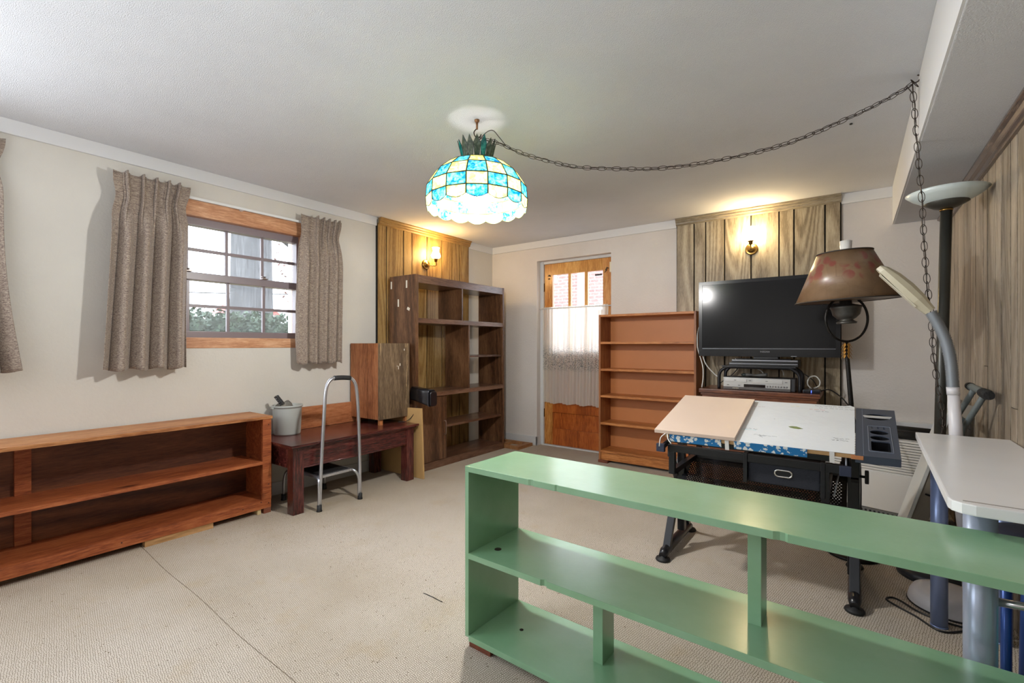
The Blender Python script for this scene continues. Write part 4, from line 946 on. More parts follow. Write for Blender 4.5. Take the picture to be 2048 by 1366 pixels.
# blue flowered strips wrapped on the front edge
def floral():
    m, nt, b = base('blue_floral'); v = coords(nt, rnd=False); vo = N(nt, 'ShaderNodeTexVoronoi'); vo.inputs['Scale'].default_value = 42; vo.inputs['Randomness'].default_value = .8
    nz = N(nt, 'ShaderNodeTexNoise'); nz.inputs['Scale'].default_value = 90; nt.links.new(v, nz.inputs['Vector']); nt.links.new(mixc(nt, .02, v, nz.outputs['Color'], 'ADD'), vo.inputs['Vector'])
    nt.links.new(ramp(nt, vo.outputs['Distance'], [(.40, lin((218, 222, 220))), (.46, lin((22, 112, 172)))]), b.inputs['Base Color']); b.inputs['Roughness'].default_value = .6; return m
M_flo = floral()
for a, b_ in ((-.775, -.525), (-.468, -.17)):
    bm = box(BM(), a, b_, -.0045, -.002, -.038, -.001, 0, MT); box(bm, a, b_, -.0045, .012, -.001, .0002, 0, MT) if a > -.5 else None
    obj('flower_tape', bm, M_flo, t)
obj('pencil_ledge', box(BM(), -.79, -.075, -.003, .022, -.045, -.021, .002, MT), M_frame, t)
M_tape = plain('white_tape', (226, 224, 220), .6)
for a in (-.508, -.088): obj('tape_tab', box(BM(), a, a+.018, -.0062, -.0035, -.048, .0, 0, MT), M_tape, t)
obj('string', tube(BM(), smooth_path([tuple(TP(-.792, -.006, .004)), (-.812, 2.425, .70), (-.818, 2.42, .655)], 5), .0025, 6), M_tape, t)
obj('string', tube(BM(), smooth_path([tuple(TP(-.785, -.004, .0)), (-.775, 2.43, .695), (-.758, 2.425, .675)], 5), .003, 6), M_tape, t)
# side tray with cut-outs
OUT = [(.006, -.004), (.152, -.004), (.160, TL-.02), (.010, TL-.02)]
trm = plain('tray_grey', (62, 70, 84), .45)
h1 = circ(.088, .47, .052, .042, 24); h2 = circ(.09, .27, .034, .026, 20); h3 = circ(.09, .205, .034, .026, 20); h4 = rrect(.058, .124, .06, .165, .008)
curve_plate('side_tray', OUT, [h1, h2, h3, h4]+[circ(.066+.022*i, .318+.014*q, .005, n=8) for i in range(3) for q in range(2)], .006, MT @ Matrix.Translation((0, 0, -.003)), trm, t)
bm = BM()
for a, b_ in zip(OUT, OUT[1:]+OUT[:1]):
    A_ = Vector((a[0], a[1], 0)); B_ = Vector((b_[0], b_[1], 0)); q = [bm.verts.new(MT @ Vector((p.x, p.y, z))) for p, z in ((A_, -.001), (B_, -.001), (B_, -.034), (A_, -.034))]; bm.faces.new(q)
o = obj('tray_rim', bm, trm, t); o.modifiers.new('s', 'SOLIDIFY').thickness = .004
M_cup = plain('cup_black', (12, 13, 16), .4)
for ring, dp, nm in ((h1, .03, 'cup'), (h2, .05, 'cup'), (h3, .05, 'cup'), (h4, .04, 'cup')):
    bm = BM(); n = len(ring); a = [bm.verts.new(MT @ Vector((x, y, -.004))) for x, y in ring]; b_ = [bm.verts.new(MT @ Vector((x, y, -dp))) for x, y in ring]
    for i in range(n): bm.faces.new((a[i], a[(i+1) % n], b_[(i+1) % n], b_[i]))
    bm.faces.new(b_); obj(nm, bm, M_cup, t, recalc=False)
bm = BM(); outl = rrect(.05, .132, .05, .345, .006); tube(bm, [MT @ Vector((x, y, .0005)) for x, y in outl], .0012, 5, closed=True); obj('tray_outline', bm, plain('tray_line', (120, 130, 146), .4), t)
obj('cup_bridge', box(BM(), .034, .144, .47, .478, -.006, .003, .001, MT), plain('bridge_white', (206, 204, 200), .4), t)
obj('tray_joint', box(BM(), .030, .0315, 0, TL-.024, -.002, .0008, 0, MT), plain('tray_line', (120, 130, 146), .4), t)
obj('edge_chip', box(BM(), -.012, .03, -.006, .004, -.020, -.003, .001, MT), plain('raw_wood', (196, 130, 84), .6), t)
# frame under the top
yF, yB = 2.50, 2.93
B('front_bar', M_frame, t, -.80, -.04, yF, yF+.03, .617, .655, .003)
B('rear_bar', M_frame, t, -.80, -.04, yB, yB+.03, .70, .74, .003)
for x in (-.825, -.035):
    obj('tilt_arm', tube(BM(), [(x+.005, yF-.035, .642), (x+.005, yF+.2, .665), (x+.005, yB+.1, .72)], .019, 4), M_frame, t)
    B('end_cap', plain('cap_navy', (40, 46, 66), .4), t, x-.018, x+.024, yF-.055, yF-.032, .622, .664, .003)
B('drop_strut', M_frame, t, -.795, -.765, yF-.0, yF+.03, .50, .617, .002); B('drop_strut', M_frame, t, -.12, -.09, yF, yF+.03, .48, .617, .002)
obj('lower_rail', box(BM(), -.795, -.765, yF+.03, yF+.50, .495, .525, .002), M_frame, t); obj('lower_rail', box(BM(), -.12, -.09, yF+.03, yF+.5, .49, .52, .002), M_frame, t)
for x in (-.85, .0):
    # slanted post from the front of the foot to the rear, a second post, the foot bar and its pads
    bm = BM()
    def bar(p, q, w, d):
        p, q = Vector(p), Vector(q); z = (q-p).normalized(); xv = Vector((1, 0, 0)); yv = z.cross(xv).normalized()
        M = Matrix(((xv.x, yv.x, z.x, p.x), (xv.y, yv.y, z.y, p.y), (xv.z, yv.z, z.z, p.z), (0, 0, 0, 1))); box(bm, -w/2, w/2, -d/2, d/2, 0, (q-p).length, .003, M)
    bar((x, 2.64, .04), (x, 2.97, .60), .04, .03); bar((x, 3.06, .04), (x, 2.72, .56), .03, .025)
    obj('leg', bm, M_frame, t)
    obj('foot', tube(BM(), [(x, 2.56, .03), (x, 2.60, .038), (x, 2.85, .042), (x, 3.06, .038), (x, 3.10, .028)], [.018, .026, .026, .026, .018], 12), M_frame, t)
    for y in (2.575, 3.09): obj('foot_pad', lathe(BM(), (x, y, 0), [(.036, 0), (.04, .006), (.036, .014), (.02, .018), (.012, .03), (0, .03)], 22), M_rub, t)
B('column', M_frame, t, -.028, .02, 2.72, 2.76, .1, .66, .004)
B('column', M_frame, t, -.84, -.80, 2.80, 2.84, .1, .64, .004)
for x0_, s_ in ((.02, 1), (-.84, -1)):
    bm = cyl(BM(), (x0_, 2.74, .565), (x0_+.02*s_, 2.74, .565), .006, n=10); box(bm, x0_+.018*s_, x0_+.034*s_, 2.725, 2.755, .535, .595, .006)
    obj('knob', bm, M_rub, t)
obj('gas_strut', cyl(BM(), (-.075, 2.56, .50), (-.05, 2.66, .64), .004, n=8), M_silv, t); obj('gas_strut', cyl(BM(), (-.03, 2.475, .70), (-.028, 2.48, .62), .004, n=8), M_silv, t)
obj('gas_strut', cyl(BM(), (-.70, 2.95, .48), (-.69, 2.93, .70), .004, n=8), M_silv, t)
# perforated steel shelf
hs = []
for j in range(16):
    for i in range(56):
        x = -.78+.0132*i+(.0066 if j % 2 else 0); y = .03+.0115*j
        if x < -.05: hs.append(circ(x, y, .0036, n=6))
curve_plate('perforated_shelf', [(-.81, 0), (-.03, 0), (-.03, .23), (-.81, .23)], hs, .002, Matrix.Translation((0, 2.74, .395)) @ Matrix.Rotation(R(30), 4, 'X'), M_frame, t)
B('shelf_lip', M_frame, t, -.815, -.025, 2.725, 2.742, .36, .412, .002); B('shelf_back', M_frame, t, -.815, -.025, 2.935, 2.945, .48, .53, .002)
# fabric drawer
dw = B('fabric_drawer', plain('navy_fabric', (30, 33, 42), .8, bs_=(260, .25)), t, -.415, -.125, 2.505, 2.85, .525, .632, .006)
B('drawer_rail', M_frame, dw, -.435, -.417, 2.49, 2.86, .52, .66, .002); B('drawer_rail', M_frame, dw, -.123, -.105, 2.49, 2.86, .50, .66, .002)
st_ = rrect(-.302, -.232, .568, .598, .0149, 6)
obj('drawer_grommet', tube(BM(), [(x, 2.503, z) for x, z in st_], .0042, 8, closed=True), plain('chrome', (210, 208, 204), .15, .95), dw)
obj('drawer_hole', prism(BM(), [(x, z) for x, z in st_], -2.5045, -2.503, Mb), M_cup, dw)
B('leg_sticker', M_tape, t, -.012, -.004, 2.615, 2.617, .3, .31, 0)

# paper on the right half
t = thing('drawing_paper', 'large sheet of marked white paper covering the right of the drafting table', 'paper', tuple(TP(-.22, .3)))
M_pap = plain('paper', (222, 226, 230), .7, bs_=(18, .25), var=.03)
pts = [(-.468, -.003), (-.40, -.004), (-.3, -.003), (-.17, -.004), (-.06, -.002), (.0, -.003), (.001, .2), (.0, TL-.01), (-.02, TL+.012), (-.04, TL-.002), (-.2, TL-.0), (-.3, TL-.004), (-.468, TL-.002)]
obj('sheet', prism(BM(), pts, .0004, .0016, MT), M_pap, t)
rn = random.Random(5)
def scribble(x0_, s0, w, h, rows, colr, nm, amp=.006):
    bm = BM()
    for r_ in range(rows):
        x = x0_+rn.uniform(0, .01)
        while x < x0_+w:
            L2 = rn.uniform(.008, .022); p = []
            for q in range(7): p.append(MT @ Vector((x+L2*q/6+rn.uniform(-.002, .002), s0-r_*h+rn.uniform(-amp, amp), .0019)))
            tube(bm, p, .0006, 4); x += L2+rn.uniform(.003, .008)
    obj(nm, bm, plain('ink_'+str(colr), colr, .6), t)
scribble(-.18, .575, .14, .018, 1, (60, 64, 72), 'ink_writing'); scribble(-.155, .545, .15, .02, 1, (120, 124, 130), 'ink_writing', .004); scribble(-.20, .515, .06, .02, 1, (196, 90, 84), 'ink_writing', .004); scribble(-.165, .49, .05, .02, 1, (70, 74, 96), 'ink_writing', .003)
scribble(-.085, .15, .06, .022, 2, (84, 88, 96), 'ink_writing'); scribble(-.405, .10, .09, .014, 1, (130, 134, 140), 'ink_writing', .005); scribble(-.38, .095, .03, .016, 2, (100, 104, 110), 'ink_writing')
scribble(-.455, .17, .05, .018, 1, (90, 96, 104), 'ink_writing', .004); scribble(-.46, .155, .06, .02, 1, (110, 200, 206), 'ink_writing', .002); scribble(-.29, .545, .045, .02, 1, (216, 206, 96), 'ink_writing', .002); scribble(-.46, .50, .05, .02, 1, (176, 130, 140), 'ink_writing', .001)
lf = [(-.03, 0), (-.018, .012), (0, .017), (.015, .012), (.034, 0), (.016, -.012), (0, -.014), (-.02, -.01)]
Ml = MT @ Matrix.Translation((-.235, .235, 0)) @ Matrix.Rotation(R(-15), 4, 'Z')
obj('leaf_drawing', prism(BM(), lf, .0015, .0019, Ml), plain('leaf_green', (132, 146, 96), .7, var=.3, vs=90), t)
obj('leaf_midrib', tube(BM(), [Ml @ Vector((x, .001*math.sin(x*60), .0021)) for x in (-.03, -.01, .01, .034)], .0007, 4), plain('leaf_dark', (84, 96, 60), .7), t)
obj('ink_spot', lathe(BM(), MT @ Vector((-.335, .33, .0018)), [(0, 0), (.003, 0), (.003, .0003), (0, .0003)], 8), plain('ink_black', (50, 50, 60), .6), t)

# pink-beige drawing board on the left half
Mbd = MT @ Matrix.Translation((0, 0, .0022))
obj_ = obj('drawing_board', box(BM(), -.85, -.462, -.008, .565, 0, .018, .0012, Mbd), plain('board_beige', (214, 192, 176), .45, var=.03, vs=3))
tag(obj_, 'pinkish beige drawing board lying on the left of the drafting table', 'drawing board')
B('board_edge', plain('board_edge_tan', (196, 164, 124), .6), None, 0, 0.001, 0, .001, 0, .001, 0) if False else None

# ---------------------------------------------------------------- floor lamp with parchment shade
LX, LY = -.036, 3.25
t = thing('floor_lamp', 'black iron floor lamp with a brown flower-printed parchment shade', 'floor lamp', (-.016, 3.28, 0))
def shade_mat():
    m, nt, b = base('parchment'); v = coords(nt, rnd=False)
    n1 = noise(nt, v, 5, 5, .6); vo = N(nt, 'ShaderNodeTexVoronoi'); vo.inputs['Scale'].default_value = 17; nt.links.new(v, vo.inputs['Vector'])
    cr = N(nt, 'ShaderNodeTexVoronoi', feature='DISTANCE_TO_EDGE'); cr.inputs['Scale'].default_value = 9; nt.links.new(v, cr.inputs['Vector'])
    sx = N(nt, 'ShaderNodeSeparateXYZ'); nt.links.new(v, sx.inputs[0])
    mr = N(nt, 'ShaderNodeMapRange'); mr.inputs[1].default_value = 1.50; mr.inputs[2].default_value = 1.56; mr.inputs[3].default_value = 0; mr.inputs[4].default_value = 1; nt.links.new(sx.outputs['Z'], mr.inputs[0])
    c = ramp(nt, n1, [(.3, lin((108, 84, 60))), (.7, lin((140, 112, 86)))])
    fl = ramp(nt, vo.outputs['Distance'], [(.42, (1, 1, 1, 1)), (.52, (0, 0, 0, 1))])
    f2 = mixc(nt, 1, fl, ramp(nt, noise(nt, v, 7, 2), [(.42, (0, 0, 0, 1)), (.48, (1, 1, 1, 1))]), 'MULTIPLY')
    f3 = mixc(nt, 1, f2, mr.outputs[0], 'MULTIPLY')
    c = mixc(nt, mixc(nt, .85, (0, 0, 0, 1), f3), c, lin((128, 62, 56)))
    c = mixc(nt, ramp(nt, cr.outputs['Distance'], [(.0, (.5, .5, .5, 1)), (.008, (0, 0, 0, 1))]), c, lin((96, 64, 44)))
    nt.links.new(c, b.inputs['Base Color']); b.inputs['Roughness'].default_value = .35; b.inputs['Coat Weight'].default_value = .2; b.inputs['Coat Roughness'].default_value = .25; return m
Mt = Matrix.Rotation(R(3.0), 3, Vector((math.sin(R(36)) * -1, math.cos(R(36)), 0)))
Mt = Matrix.Rotation(R(-3.0), 3, Vector((-.588, .808, 0)))
sc_ = (LX, LY, 1.43)
obj('lamp_shade', lathe(BM(), sc_, [(.248, 0), (.13, .27), (.1285, .27), (.2465, 0)], 48, Mt), shade_mat(), t)
M_rimd = plain('shade_trim', (52, 46, 40), .6)
for r_, z in ((.249, 0), (.1315, .27)):
    obj('rim_band', tube(BM(), [Vector(sc_)+Mt @ Vector((r_*math.cos(a), r_*math.sin(a), z)) for a in [2*math.pi*k/48 for k in range(48)]], .0035, 6, closed=True), M_rimd, t)
obj('spider', tube(tube(BM(), [Vector(sc_)+Mt @ Vector((-.13, 0, .262)), Vector(sc_)+Mt @ Vector((.13, 0, .262))], .002, 6), [Vector(sc_)+Mt @ Vector((0, -.13, .262)), Vector(sc_)+Mt @ Vector((0, .13, .262))], .002, 6), M_rimd, t)
obj('glass_chimney', lathe(BM(), (LX-.004, LY, 1.44), [(.03, 0), (.042, .04), (.03, .12), (.026, .27), (.03, .325), (.028, .325), (.024, .27), (.028, .12), (.04, .04), (.028, 0)], 24), plain('milk_glass', (224, 222, 218), .25), t)
M_pewt = plain('pewter_font', (84, 82, 78), .4, .6, var=.2, vs=30)
obj('oil_font', lathe(BM(), (LX+.0, LY, 1.30), [(.0, 0), (.045, 0), (.05, .008), (.04, .014), (.03, .022), (.045, .03), (.064, .05), (.072, .085), (.076, .09), (.076, .098), (.066, .1), (.03, .112), (.028, .14), (0, .14)], 32, Mt), M_pewt, t)
M_irn = plain('black_iron', (28, 26, 24), .4, .5, bs_=(80, .2))
uv = Vector((.808, .588, 0))
hoop = [Vector((LX, LY, 1.328))+uv*(.118*math.sin(a))+Vector((0, 0, -.128*math.cos(a))) for a in [R(-148)+R(296)*k/40 for k in range(41)]]
obj('hoop', tube(BM(), hoop, .0065, 8), M_irn, t)
obj('hoop_bridge', tube(BM(), [hoop[0], Vector((LX, LY, 1.432)), hoop[-1]], .005, 8), M_irn, t)
obj('pole', tube(BM(), [(LX, LY, 1.205), (LX+.003, LY+.004, 1.1), (-.016, 3.262, .85), (-.008, 3.275, .04)], [.009, .011, .0125, .0125], 14), M_irn, t)
bm = BM()
for k in range(6):
    a = k*math.pi/3
    for j in range(4):
        z = 1.185-.02*j; c = Vector((LX+.012*math.cos(a), LY+.012*math.sin(a), z)); o_ = Vector((math.cos(a), math.sin(a), 0)); s_ = Vector((-math.sin(a), math.cos(a), 0))
        v = [bm.verts.new(p) for p in (c+Vector((0, 0, .008)), c+s_*.007+o_*.004-Vector((0, 0, .006)), c+o_*.012-Vector((0, 0, .022)), c-s_*.007+o_*.004-Vector((0, 0, .006)))]; bm.faces.new(v)
ob = obj('leaf_collar', bm, plain('gilt', (176, 128, 62), .35, .7), t); ob.modifiers.new('s', 'SOLIDIFY').thickness = .002
obj('base', lathe(BM(), (-.008, 3.275, 0), [(.125, 0), (.128, .01), (.11, .02), (.05, .03), (.02, .05), (.013, .07), (0, .07)], 32), M_irn, t)

# ---------------------------------------------------------------- torchiere
t = thing('torchiere_lamp', 'dark grey torchiere with a wide frosted glass bowl by the right wall', 'floor lamp', (.335, 3.20, 0))
M_tor = plain('torch_grey', (62, 62, 58), .35, .4)
obj('base', lathe(BM(), (.335, 3.20, 0), [(.158, 0), (.16, .02), (.152, .045), (.12, .056), (.04, .06), (.03, .07), (0, .07)], 40), plain('torch_base', (52, 54, 60), .4, .3), t)
obj('pole', tube(BM(), [(.335, 3.20, .05), (.372, 3.19, 1.855)], .0235, 20), M_tor, t)
obj('collar', tube(BM(), [(.372, 3.19, 1.852), (.372, 3.19, 1.862)], .026, 20), M_brass, t)
def milkglass():
    m, nt, b = base('frosted_bowl'); b.inputs['Base Color'].default_value = lin((206, 216, 214)); b.inputs['Roughness'].default_value = .3; b.inputs['Subsurface Weight'].default_value = 0; return m
obj('inner_dish', lathe(BM(), (.372, 3.19, 1.862), [(.026, 0), (.05, .008), (.088, .03), (.086, .034), (0, .03)], 36), plain('dish_dark', (70, 68, 62), .4, .4), t)
obj('glass_bowl', lathe(BM(), (.372, 3.19, 1.862), [(.075, .026), (.105, .044), (.135, .062), (.16, .085), (.157, .087), (.13, .068), (.1, .05), (.07, .036)], 48), milkglass(), t)

# ---------------------------------------------------------------- white gooseneck lamp
t = thing('gooseneck_lamp', 'white daylight floor lamp with grey ribbed gooseneck and domed base', 'floor lamp', (.36, 2.86, 0))
M_gw = plain('lamp_white', (216, 214, 218), .35)
obj('base', lathe(BM(), (.345, 2.868, 0), [(.142, 0), (.147, .012), (.140, .042), (.128, .064), (.09, .074), (0, .08)], 44), M_gw, t)
obj('base_ring', lathe(BM(), (.345, 2.868, 0), [(.145, .002), (.150, .006), (.145, .01)], 44), M_rub, t)
obj('lower_pole', tube(BM(), [(.402, 2.905, .07), (.40, 2.905, .32)], .0115, 14), M_gw, t)
obj('pole', tube(BM(), [(.40, 2.905, .30), (.392, 2.905, .42), (.37, 2.9, .78), (.362, 2.9, .96)], [.021, .024, .024, .0215], 20), M_gw, t)
obj('pole_collar', tube(BM(), [(.362, 2.9, .955), (.360, 2.9, .99)], .0235, 20), M_gw, t)
gp = smooth_path([(.360, 2.9, .988), (.357, 2.9, 1.05), (.351, 2.9, 1.12), (.336, 2.9, 1.20), (.312, 2.9, 1.27), (.284, 2.9, 1.335)], 12)
gp2 = []; rs = []
for i in range(len(gp)-1):
    for q in range(2): gp2.append(gp[i].lerp(gp[i+1], q/2)); rs.append(.0192 if (2*i+q) % 2 else .0242)
obj('gooseneck', tube(BM(), gp2, rs, 18), plain('gooseneck_grey', (138, 144, 150), .4, .3), t)
d_ = Vector((-.185, 0, .225)).normalized(); n_ = Vector((d_.z, 0, -d_.x)); s_ = Vector((0, 1, 0)); o_ = Vector((.283, 2.9, 1.336))
bm = BM(); rings_ = []
for u, up, dn, hw in ((0, .022, .022, .02), (.03, .026, .026, .026), (.07, .034, .026, .036), (.14, .038, .024, .042), (.21, .034, .022, .042), (.265, .022, .020, .036), (.29, .008, .018, .026)):
    c = o_+d_*u; rings_.append([bm.verts.new(c+n_*a+s_*b_) for a, b_ in ((-dn, -hw*.8), (-dn, hw*.8), (0, hw), (up*.6, hw*.8), (up, hw*.35), (up, -hw*.35), (up*.6, -hw*.8), (0, -hw))])
for q, w_ in zip(rings_, rings_[1:]):
    for k in range(8): bm.faces.new((q[k], q[(k+1) % 8], w_[(k+1) % 8], w_[k]))
bm.faces.new(rings_[0][::-1]); bm.faces.new(rings_[-1])
ob = obj('lamp_head', bm, plain('head_cream', (196, 188, 164), .4), t)
obj('diffuser', box(BM(), -.032, .032, -.001, .003, .05, .26, .001, Matrix(((s_.x, -n_.x, d_.x, o_.x-n_.x*.0255), (s_.y, -n_.y, d_.y, o_.y), (s_.z, -n_.z, d_.z, o_.z-n_.z*.0255), (0, 0, 0, 1)))), plain('diffuser_cream', (214, 208, 188), .4), ob)
tag(obj('cable', tube(BM(), smooth_path([(.42, 2.74, .004), (.366, 2.66, .004), (.285, 2.60, .004), (.215, 2.68, .004), (.155, 2.735, .004), (.119, 2.78, .004), (.14, 2.815, .004), (.172, 2.80, .004), (.225, 2.735, .0045), (.29, 2.70, .0045), (.36, 2.69, .0045), (.44, 2.69, .0045)], 8), .0042, 8), M_bc), 'black power cord looped on the carpet by the white lamp base', 'cord')

# ---------------------------------------------------------------- white table
t = thing('white_table', 'white-topped table with round blue-grey metal legs against the right wall', 'table', (.37, 2.25, 0))
M_wtop = plain('table_white', (232, 231, 232), .3, var=.03, vs=3, coat=.2)
tp = [(.21, 1.66)]+[(.225-.03*math.cos(a)+.02, 1.645-.016*math.sin(a)+.0) for a in (0, .5, 1.0, 1.5)]
outl = [(.198, 1.68), (.203, 1.655), (.22, 1.637), (.245, 1.628), (.531, 1.618), (.531, 2.84), (.226, 2.84)]
obj('tabletop', prism(BM(), outl, .752, .78, bev=.004), M_wtop, t)
obj('edge_groove', prism(BM(), [(.225, 1.657), (.531, 1.644), (.531, 1.650), (.225, 1.664)], .7798, .7806), plain('groove_grey', (150, 144, 138), .5), t)
M_lg = plain('leg_bluegrey', (128, 144, 184), .3, .3); M_lg2 = plain('leg_silver', (168, 178, 200), .28, .4)
for x, y, r_, m_ in ((.287, 2.653, .0285, M_lg), (.277, 1.79, .035, M_lg2), (.475, 1.79, .035, M_lg2), (.475, 2.653, .0285, M_lg)):
    obj('leg', tube(tube(BM(), [(x, y, .004), (x, y, .752)], r_, 28), [(x, y, 0), (x, y, .006)], r_*1.03, 28), m_, t)
obj('crossbar', cyl(BM(), (.305, 1.795, .488), (.455, 1.795, .497), .011, n=14), plain('chrome_bar', (190, 188, 190), .2, .8), t)
# wire basket seen under the table
t = thing('wire_basket', 'small dark wire basket on the floor under the white table', 'basket', (.44, 2.3, 0))
bm = BM()
for k in range(12):
    a = k*math.pi/6; tube(bm, [(.475+.025*math.cos(a), 3.42+.05*math.sin(a), .02), (.48+.042*math.cos(a), 3.42+.08*math.sin(a), .34)], .0018, 4)
for z, r_ in ((.02, 1), (.12, 1.12), (.22, 1.25), (.34, 1.6)): tube(bm, [(.477+.026*r_*math.cos(a), 3.42+.05*r_*math.sin(a), z) for a in [2*math.pi*k/20 for k in range(20)]], .002, 4, closed=True)
obj('wires', bm, plain('wire_brown', (80, 70, 60), .5, .5), t); t.location = (.455, 3.42, 0)
for c in t.children: c.location = Vector((.44, 2.3, 0))-Vector((.455, 3.42, 0))

# ---------------------------------------------------------------- stool and teal bin at the lower right
t = thing('stool', 'stool with a round dark seat and blue tube legs beside the white table', 'stool', (.43, 2.06, 0))
obj('seat', lathe(BM(), (.435, 2.08, .575), [(0, 0), (.085, 0), (.096, .008), (.098, .022), (.09, .034), (.05, .04), (0, .041)], 32), plain('seat_navy', (38, 40, 54), .5), t)
M_bl = plain('leg_blue', (44, 74, 140), .3, .4)
for a, b_, c, d2 in ((.362, 1.98, .352, 1.93), (.41, 1.96, .405, 1.90), (.49, 2.02, .505, 1.96), (.44, 2.15, .44, 2.2)):
    obj('leg', tube(BM(), [(a, b_, .58), (c, d2, .0)], .0125, 14), M_bl, t)
obj('stretcher', tube(BM(), [(.356, 1.945, .19), (.38, 1.93, .205), (.406, 1.92, .2)], .008, 10), plain('stretcher_dark', (44, 46, 52), .3, .5), t)
t = thing('storage_bin', 'teal plastic bin at the lower right edge beside the stool', 'bin', (.49, 1.88, 0))
M_teal = plain('teal_plastic', (20, 150, 170), .4)
bm = BM(); P8 = []
for z, g in ((0, 0), (.46, .022)):
    P8.append([bm.verts.new(p) for p in ((.448-g, 1.845-g*.2, z), (.525, 1.845-g*.2, z), (.525, 1.935, z), (.448-g, 1.935, z))])
for i in range(4): bm.faces.new((P8[0][i], P8[0][(i+1) % 4], P8[1][(i+1) % 4], P8[1][i]))
bm.faces.new(P8[0][::-1]); o = obj('tub', bm, M_teal, t); o.modifiers.new('s', 'SOLIDIFY').thickness = .003
obj('rim', tube(BM(), [(.425, 1.84, .46), (.526, 1.84, .46), (.526, 1.936, .46), (.425, 1.936, .46)], .005, 8, closed=True), M_teal, t)
tag(obj('white_cable', tube(BM(), smooth_path([(.50, 2.30, .745), (.47, 2.28, .70), (.455, 2.27, .64), (.46, 2.27, .60), (.48, 2.27, .3), (.5, 2.27, .005)], 6), .006, 8), M_wc), 'white cable hanging by the right wall behind the dark stool seat', 'cable')

# ---------------------------------------------------------------- white leaning panel
t = thing('folding_panel', 'white folded panel leaning against the right wall behind the lamps', 'panel', (.26, 3.72, 0))
M_wp = plain('panel_white', (230, 232, 230), .4); M_wps = plain('panel_side_grey', (150, 142, 130), .6)
ex = Vector((.27, 0, .96)).normalized(); nx = Vector((ex.z, 0, -ex.x)); og = Vector((.205, 0, 0))
def PM(y): return Matrix(((nx.x, 0, ex.x, og.x), (0, 1, 0, y), (nx.z, 0, ex.z, og.z), (0, 0, 0, 1)))
obj('face', box(BM(), 0, .012, 0, .36, .008, .90, .002, PM(3.58)), M_wp, t)
obj('ridge', box(BM(), -.006, 0, .0, .13, .008, .90, .002, PM(3.58)), M_wp, t)
obj('side_web', box(BM(), .012, .085, .0, .01, .03, .90, .001, PM(3.585)), M_wps, t); obj('side_web', box(BM(), .012, .085, .345, .355, .03, .90, .001, PM(3.585)), M_wps, t)
obj('latch_slot', box(BM(), .03, .055, -.002, .0, .34, .35, 0, PM(3.583)), M_cup, t)
t.location = (.26, 3.72, 0)

# ---------------------------------------------------------------- slatted heater unit
ang = math.atan2(-.057, .218)
t = thing('heater_unit', 'low off-white slatted heater unit in the corner behind the drafting table', 'heater', (.011, 4.14, 0), ang)
M_ht = plain('heater_white', (228, 224, 218), .45)
B('casing', M_ht, t, -.15, .43, 0.006, .27, .045, .545, .006, local=True)
B('base_grille', plain('grille_grey', (120, 118, 114), .6), t, -.145, .425, .012, .26, 0, .045, .002, local=True)
for i in range(13):
    z = .318+i*.0175
    B('slat', M_ht, t, -.14, .42, -.003, .006, z, z+.0135, .0015, local=True)
B('slot_backing', M_cup, t, -.14, .42, .0035, .0062, .316, .543, 0, local=True)
B('lower_panel', M_ht, t, -.145, .425, -.001, .006, .05, .305, .002, local=True)
for i in range(22): B('grille_slot', M_cup, t, -.13+i*.025, -.118+i*.025, .010, .0118, .016, .03, 0, local=True)
t = thing('foam_roller', 'black roller with white lettering lying on the heater unit', 'roller', (.16, 4.14, .545))
ca, sa = math.cos(ang), math.sin(ang)
def HP(x, y, z): return Vector((.011+x*ca-y*sa, 4.14+x*sa+y*ca, z))
obj('tube', tube(BM(), [HP(-.12, .05, .575), HP(.42, .05, .575)], .029, 24), plain('roller_black', (30, 29, 29), .5), t)
obj('tube', tube(BM(), [HP(-.12, .125, .585), HP(.42, .125, .585)], .038, 24), plain('roller_black', (30, 29, 29), .5), t)
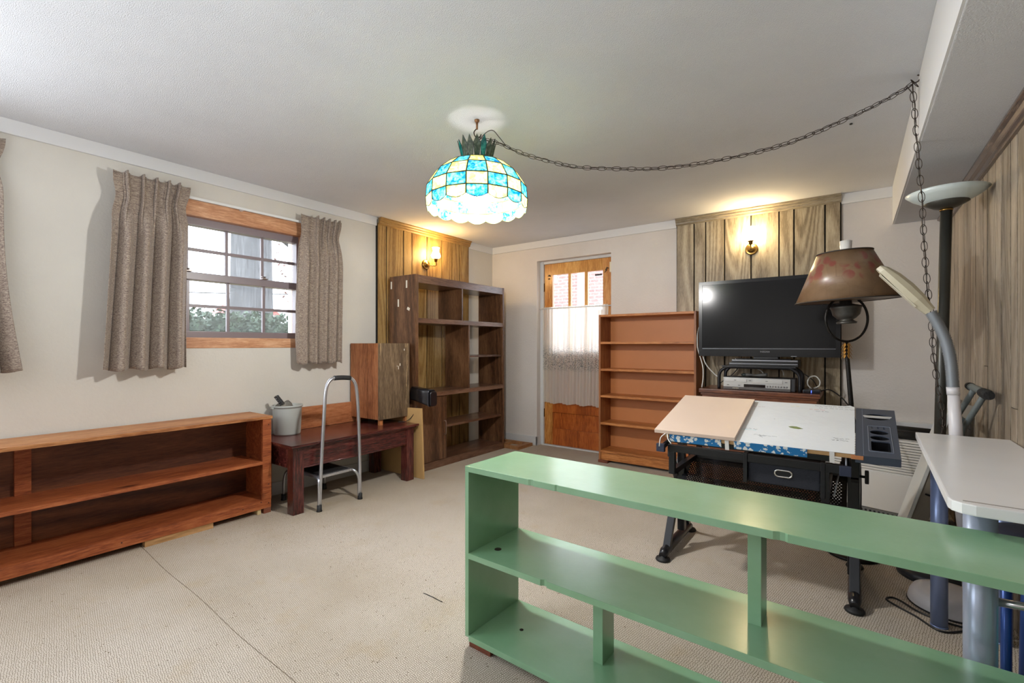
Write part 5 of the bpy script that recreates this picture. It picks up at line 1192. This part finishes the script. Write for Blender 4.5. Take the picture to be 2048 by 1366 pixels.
for s_, zz, sz_ in (('S', .580, .022), ('Foo', .562, .014)):
    text_mesh('lettering', s_, sz_, Matrix.Translation(HP(.355, .0205 if s_ == 'S' else .0225, zz)) @ Matrix.Rotation(ang, 4, 'Z') @ Matrix.Rotation(R(90), 4, 'X'), M_white, t, .001)

# ---------------------------------------------------------------- crutch
t = thing('crutch', 'grey underarm crutch leaning against the right wall behind the white table', 'crutch', (.36, 3.3, 0))
M_cr = plain('crutch_grey', (104, 112, 112), .5); M_crp = plain('crutch_pad', (46, 46, 46), .8, bs_=(150, .6))
pa, pb = Vector((.478, 3.32, .967)), Vector((.488, 2.87, .975))
pa, pb = Vector((.470, 3.28, .972)), Vector((.490, 3.02, .953))
obj('armrest', tube(BM(), smooth_path([pa, pa.lerp(pb, .5)+Vector((0, 0, .003)), pb], 5), .017, 14), M_cr, t)
obj('armrest_end', tube(BM(), [pb+(pa-pb)*.22, pb, pb+(pb-pa).normalized()*.03], [.022, .024, .02], 14), M_crp, t); obj('armrest_end', tube(BM(), [pa+(pa-pb).normalized()*.012, pa+(pb-pa)*.08], [.018, .02], 14), M_crp, t)
f1, f2 = Vector((.432, 3.42, .60)), Vector((.425, 3.36, .58))
obj('upright', tube(BM(), [pa+(pb-pa)*.3, Vector((.437, 3.42, .79)), Vector((.41, 3.52, .45)), Vector((.39, 3.50, .02))], .0125, 12), M_cr, t)
obj('upright', tube(BM(), [pb+(pa-pb)*.1, Vector((.445, 3.22, .78)), Vector((.405, 3.46, .45)), Vector((.388, 3.49, .06))], .0125, 12), M_cr, t)
obj('hand_grip', tube(BM(), [Vector((.434, 3.44, .80)), Vector((.444, 3.24, .79))], .019, 14), M_cr, t)
obj('rubber_tip', tube(BM(), [(.39, 3.50, 0), (.39, 3.50, .05)], [.022, .018], 14), M_rub, t)
obj('tag', box(BM(), .413, .4145, 3.155, 3.195, .765, .825, .0004), plain('tag_pink', (226, 196, 184), .7), t)
bm = BM()
for k in range(6): box(bm, .4122, .413, 3.16, 3.19, .772+k*.009, .7735+k*.009)
obj('tag_print', bm, plain('tag_ink', (170, 110, 104), .7), t)
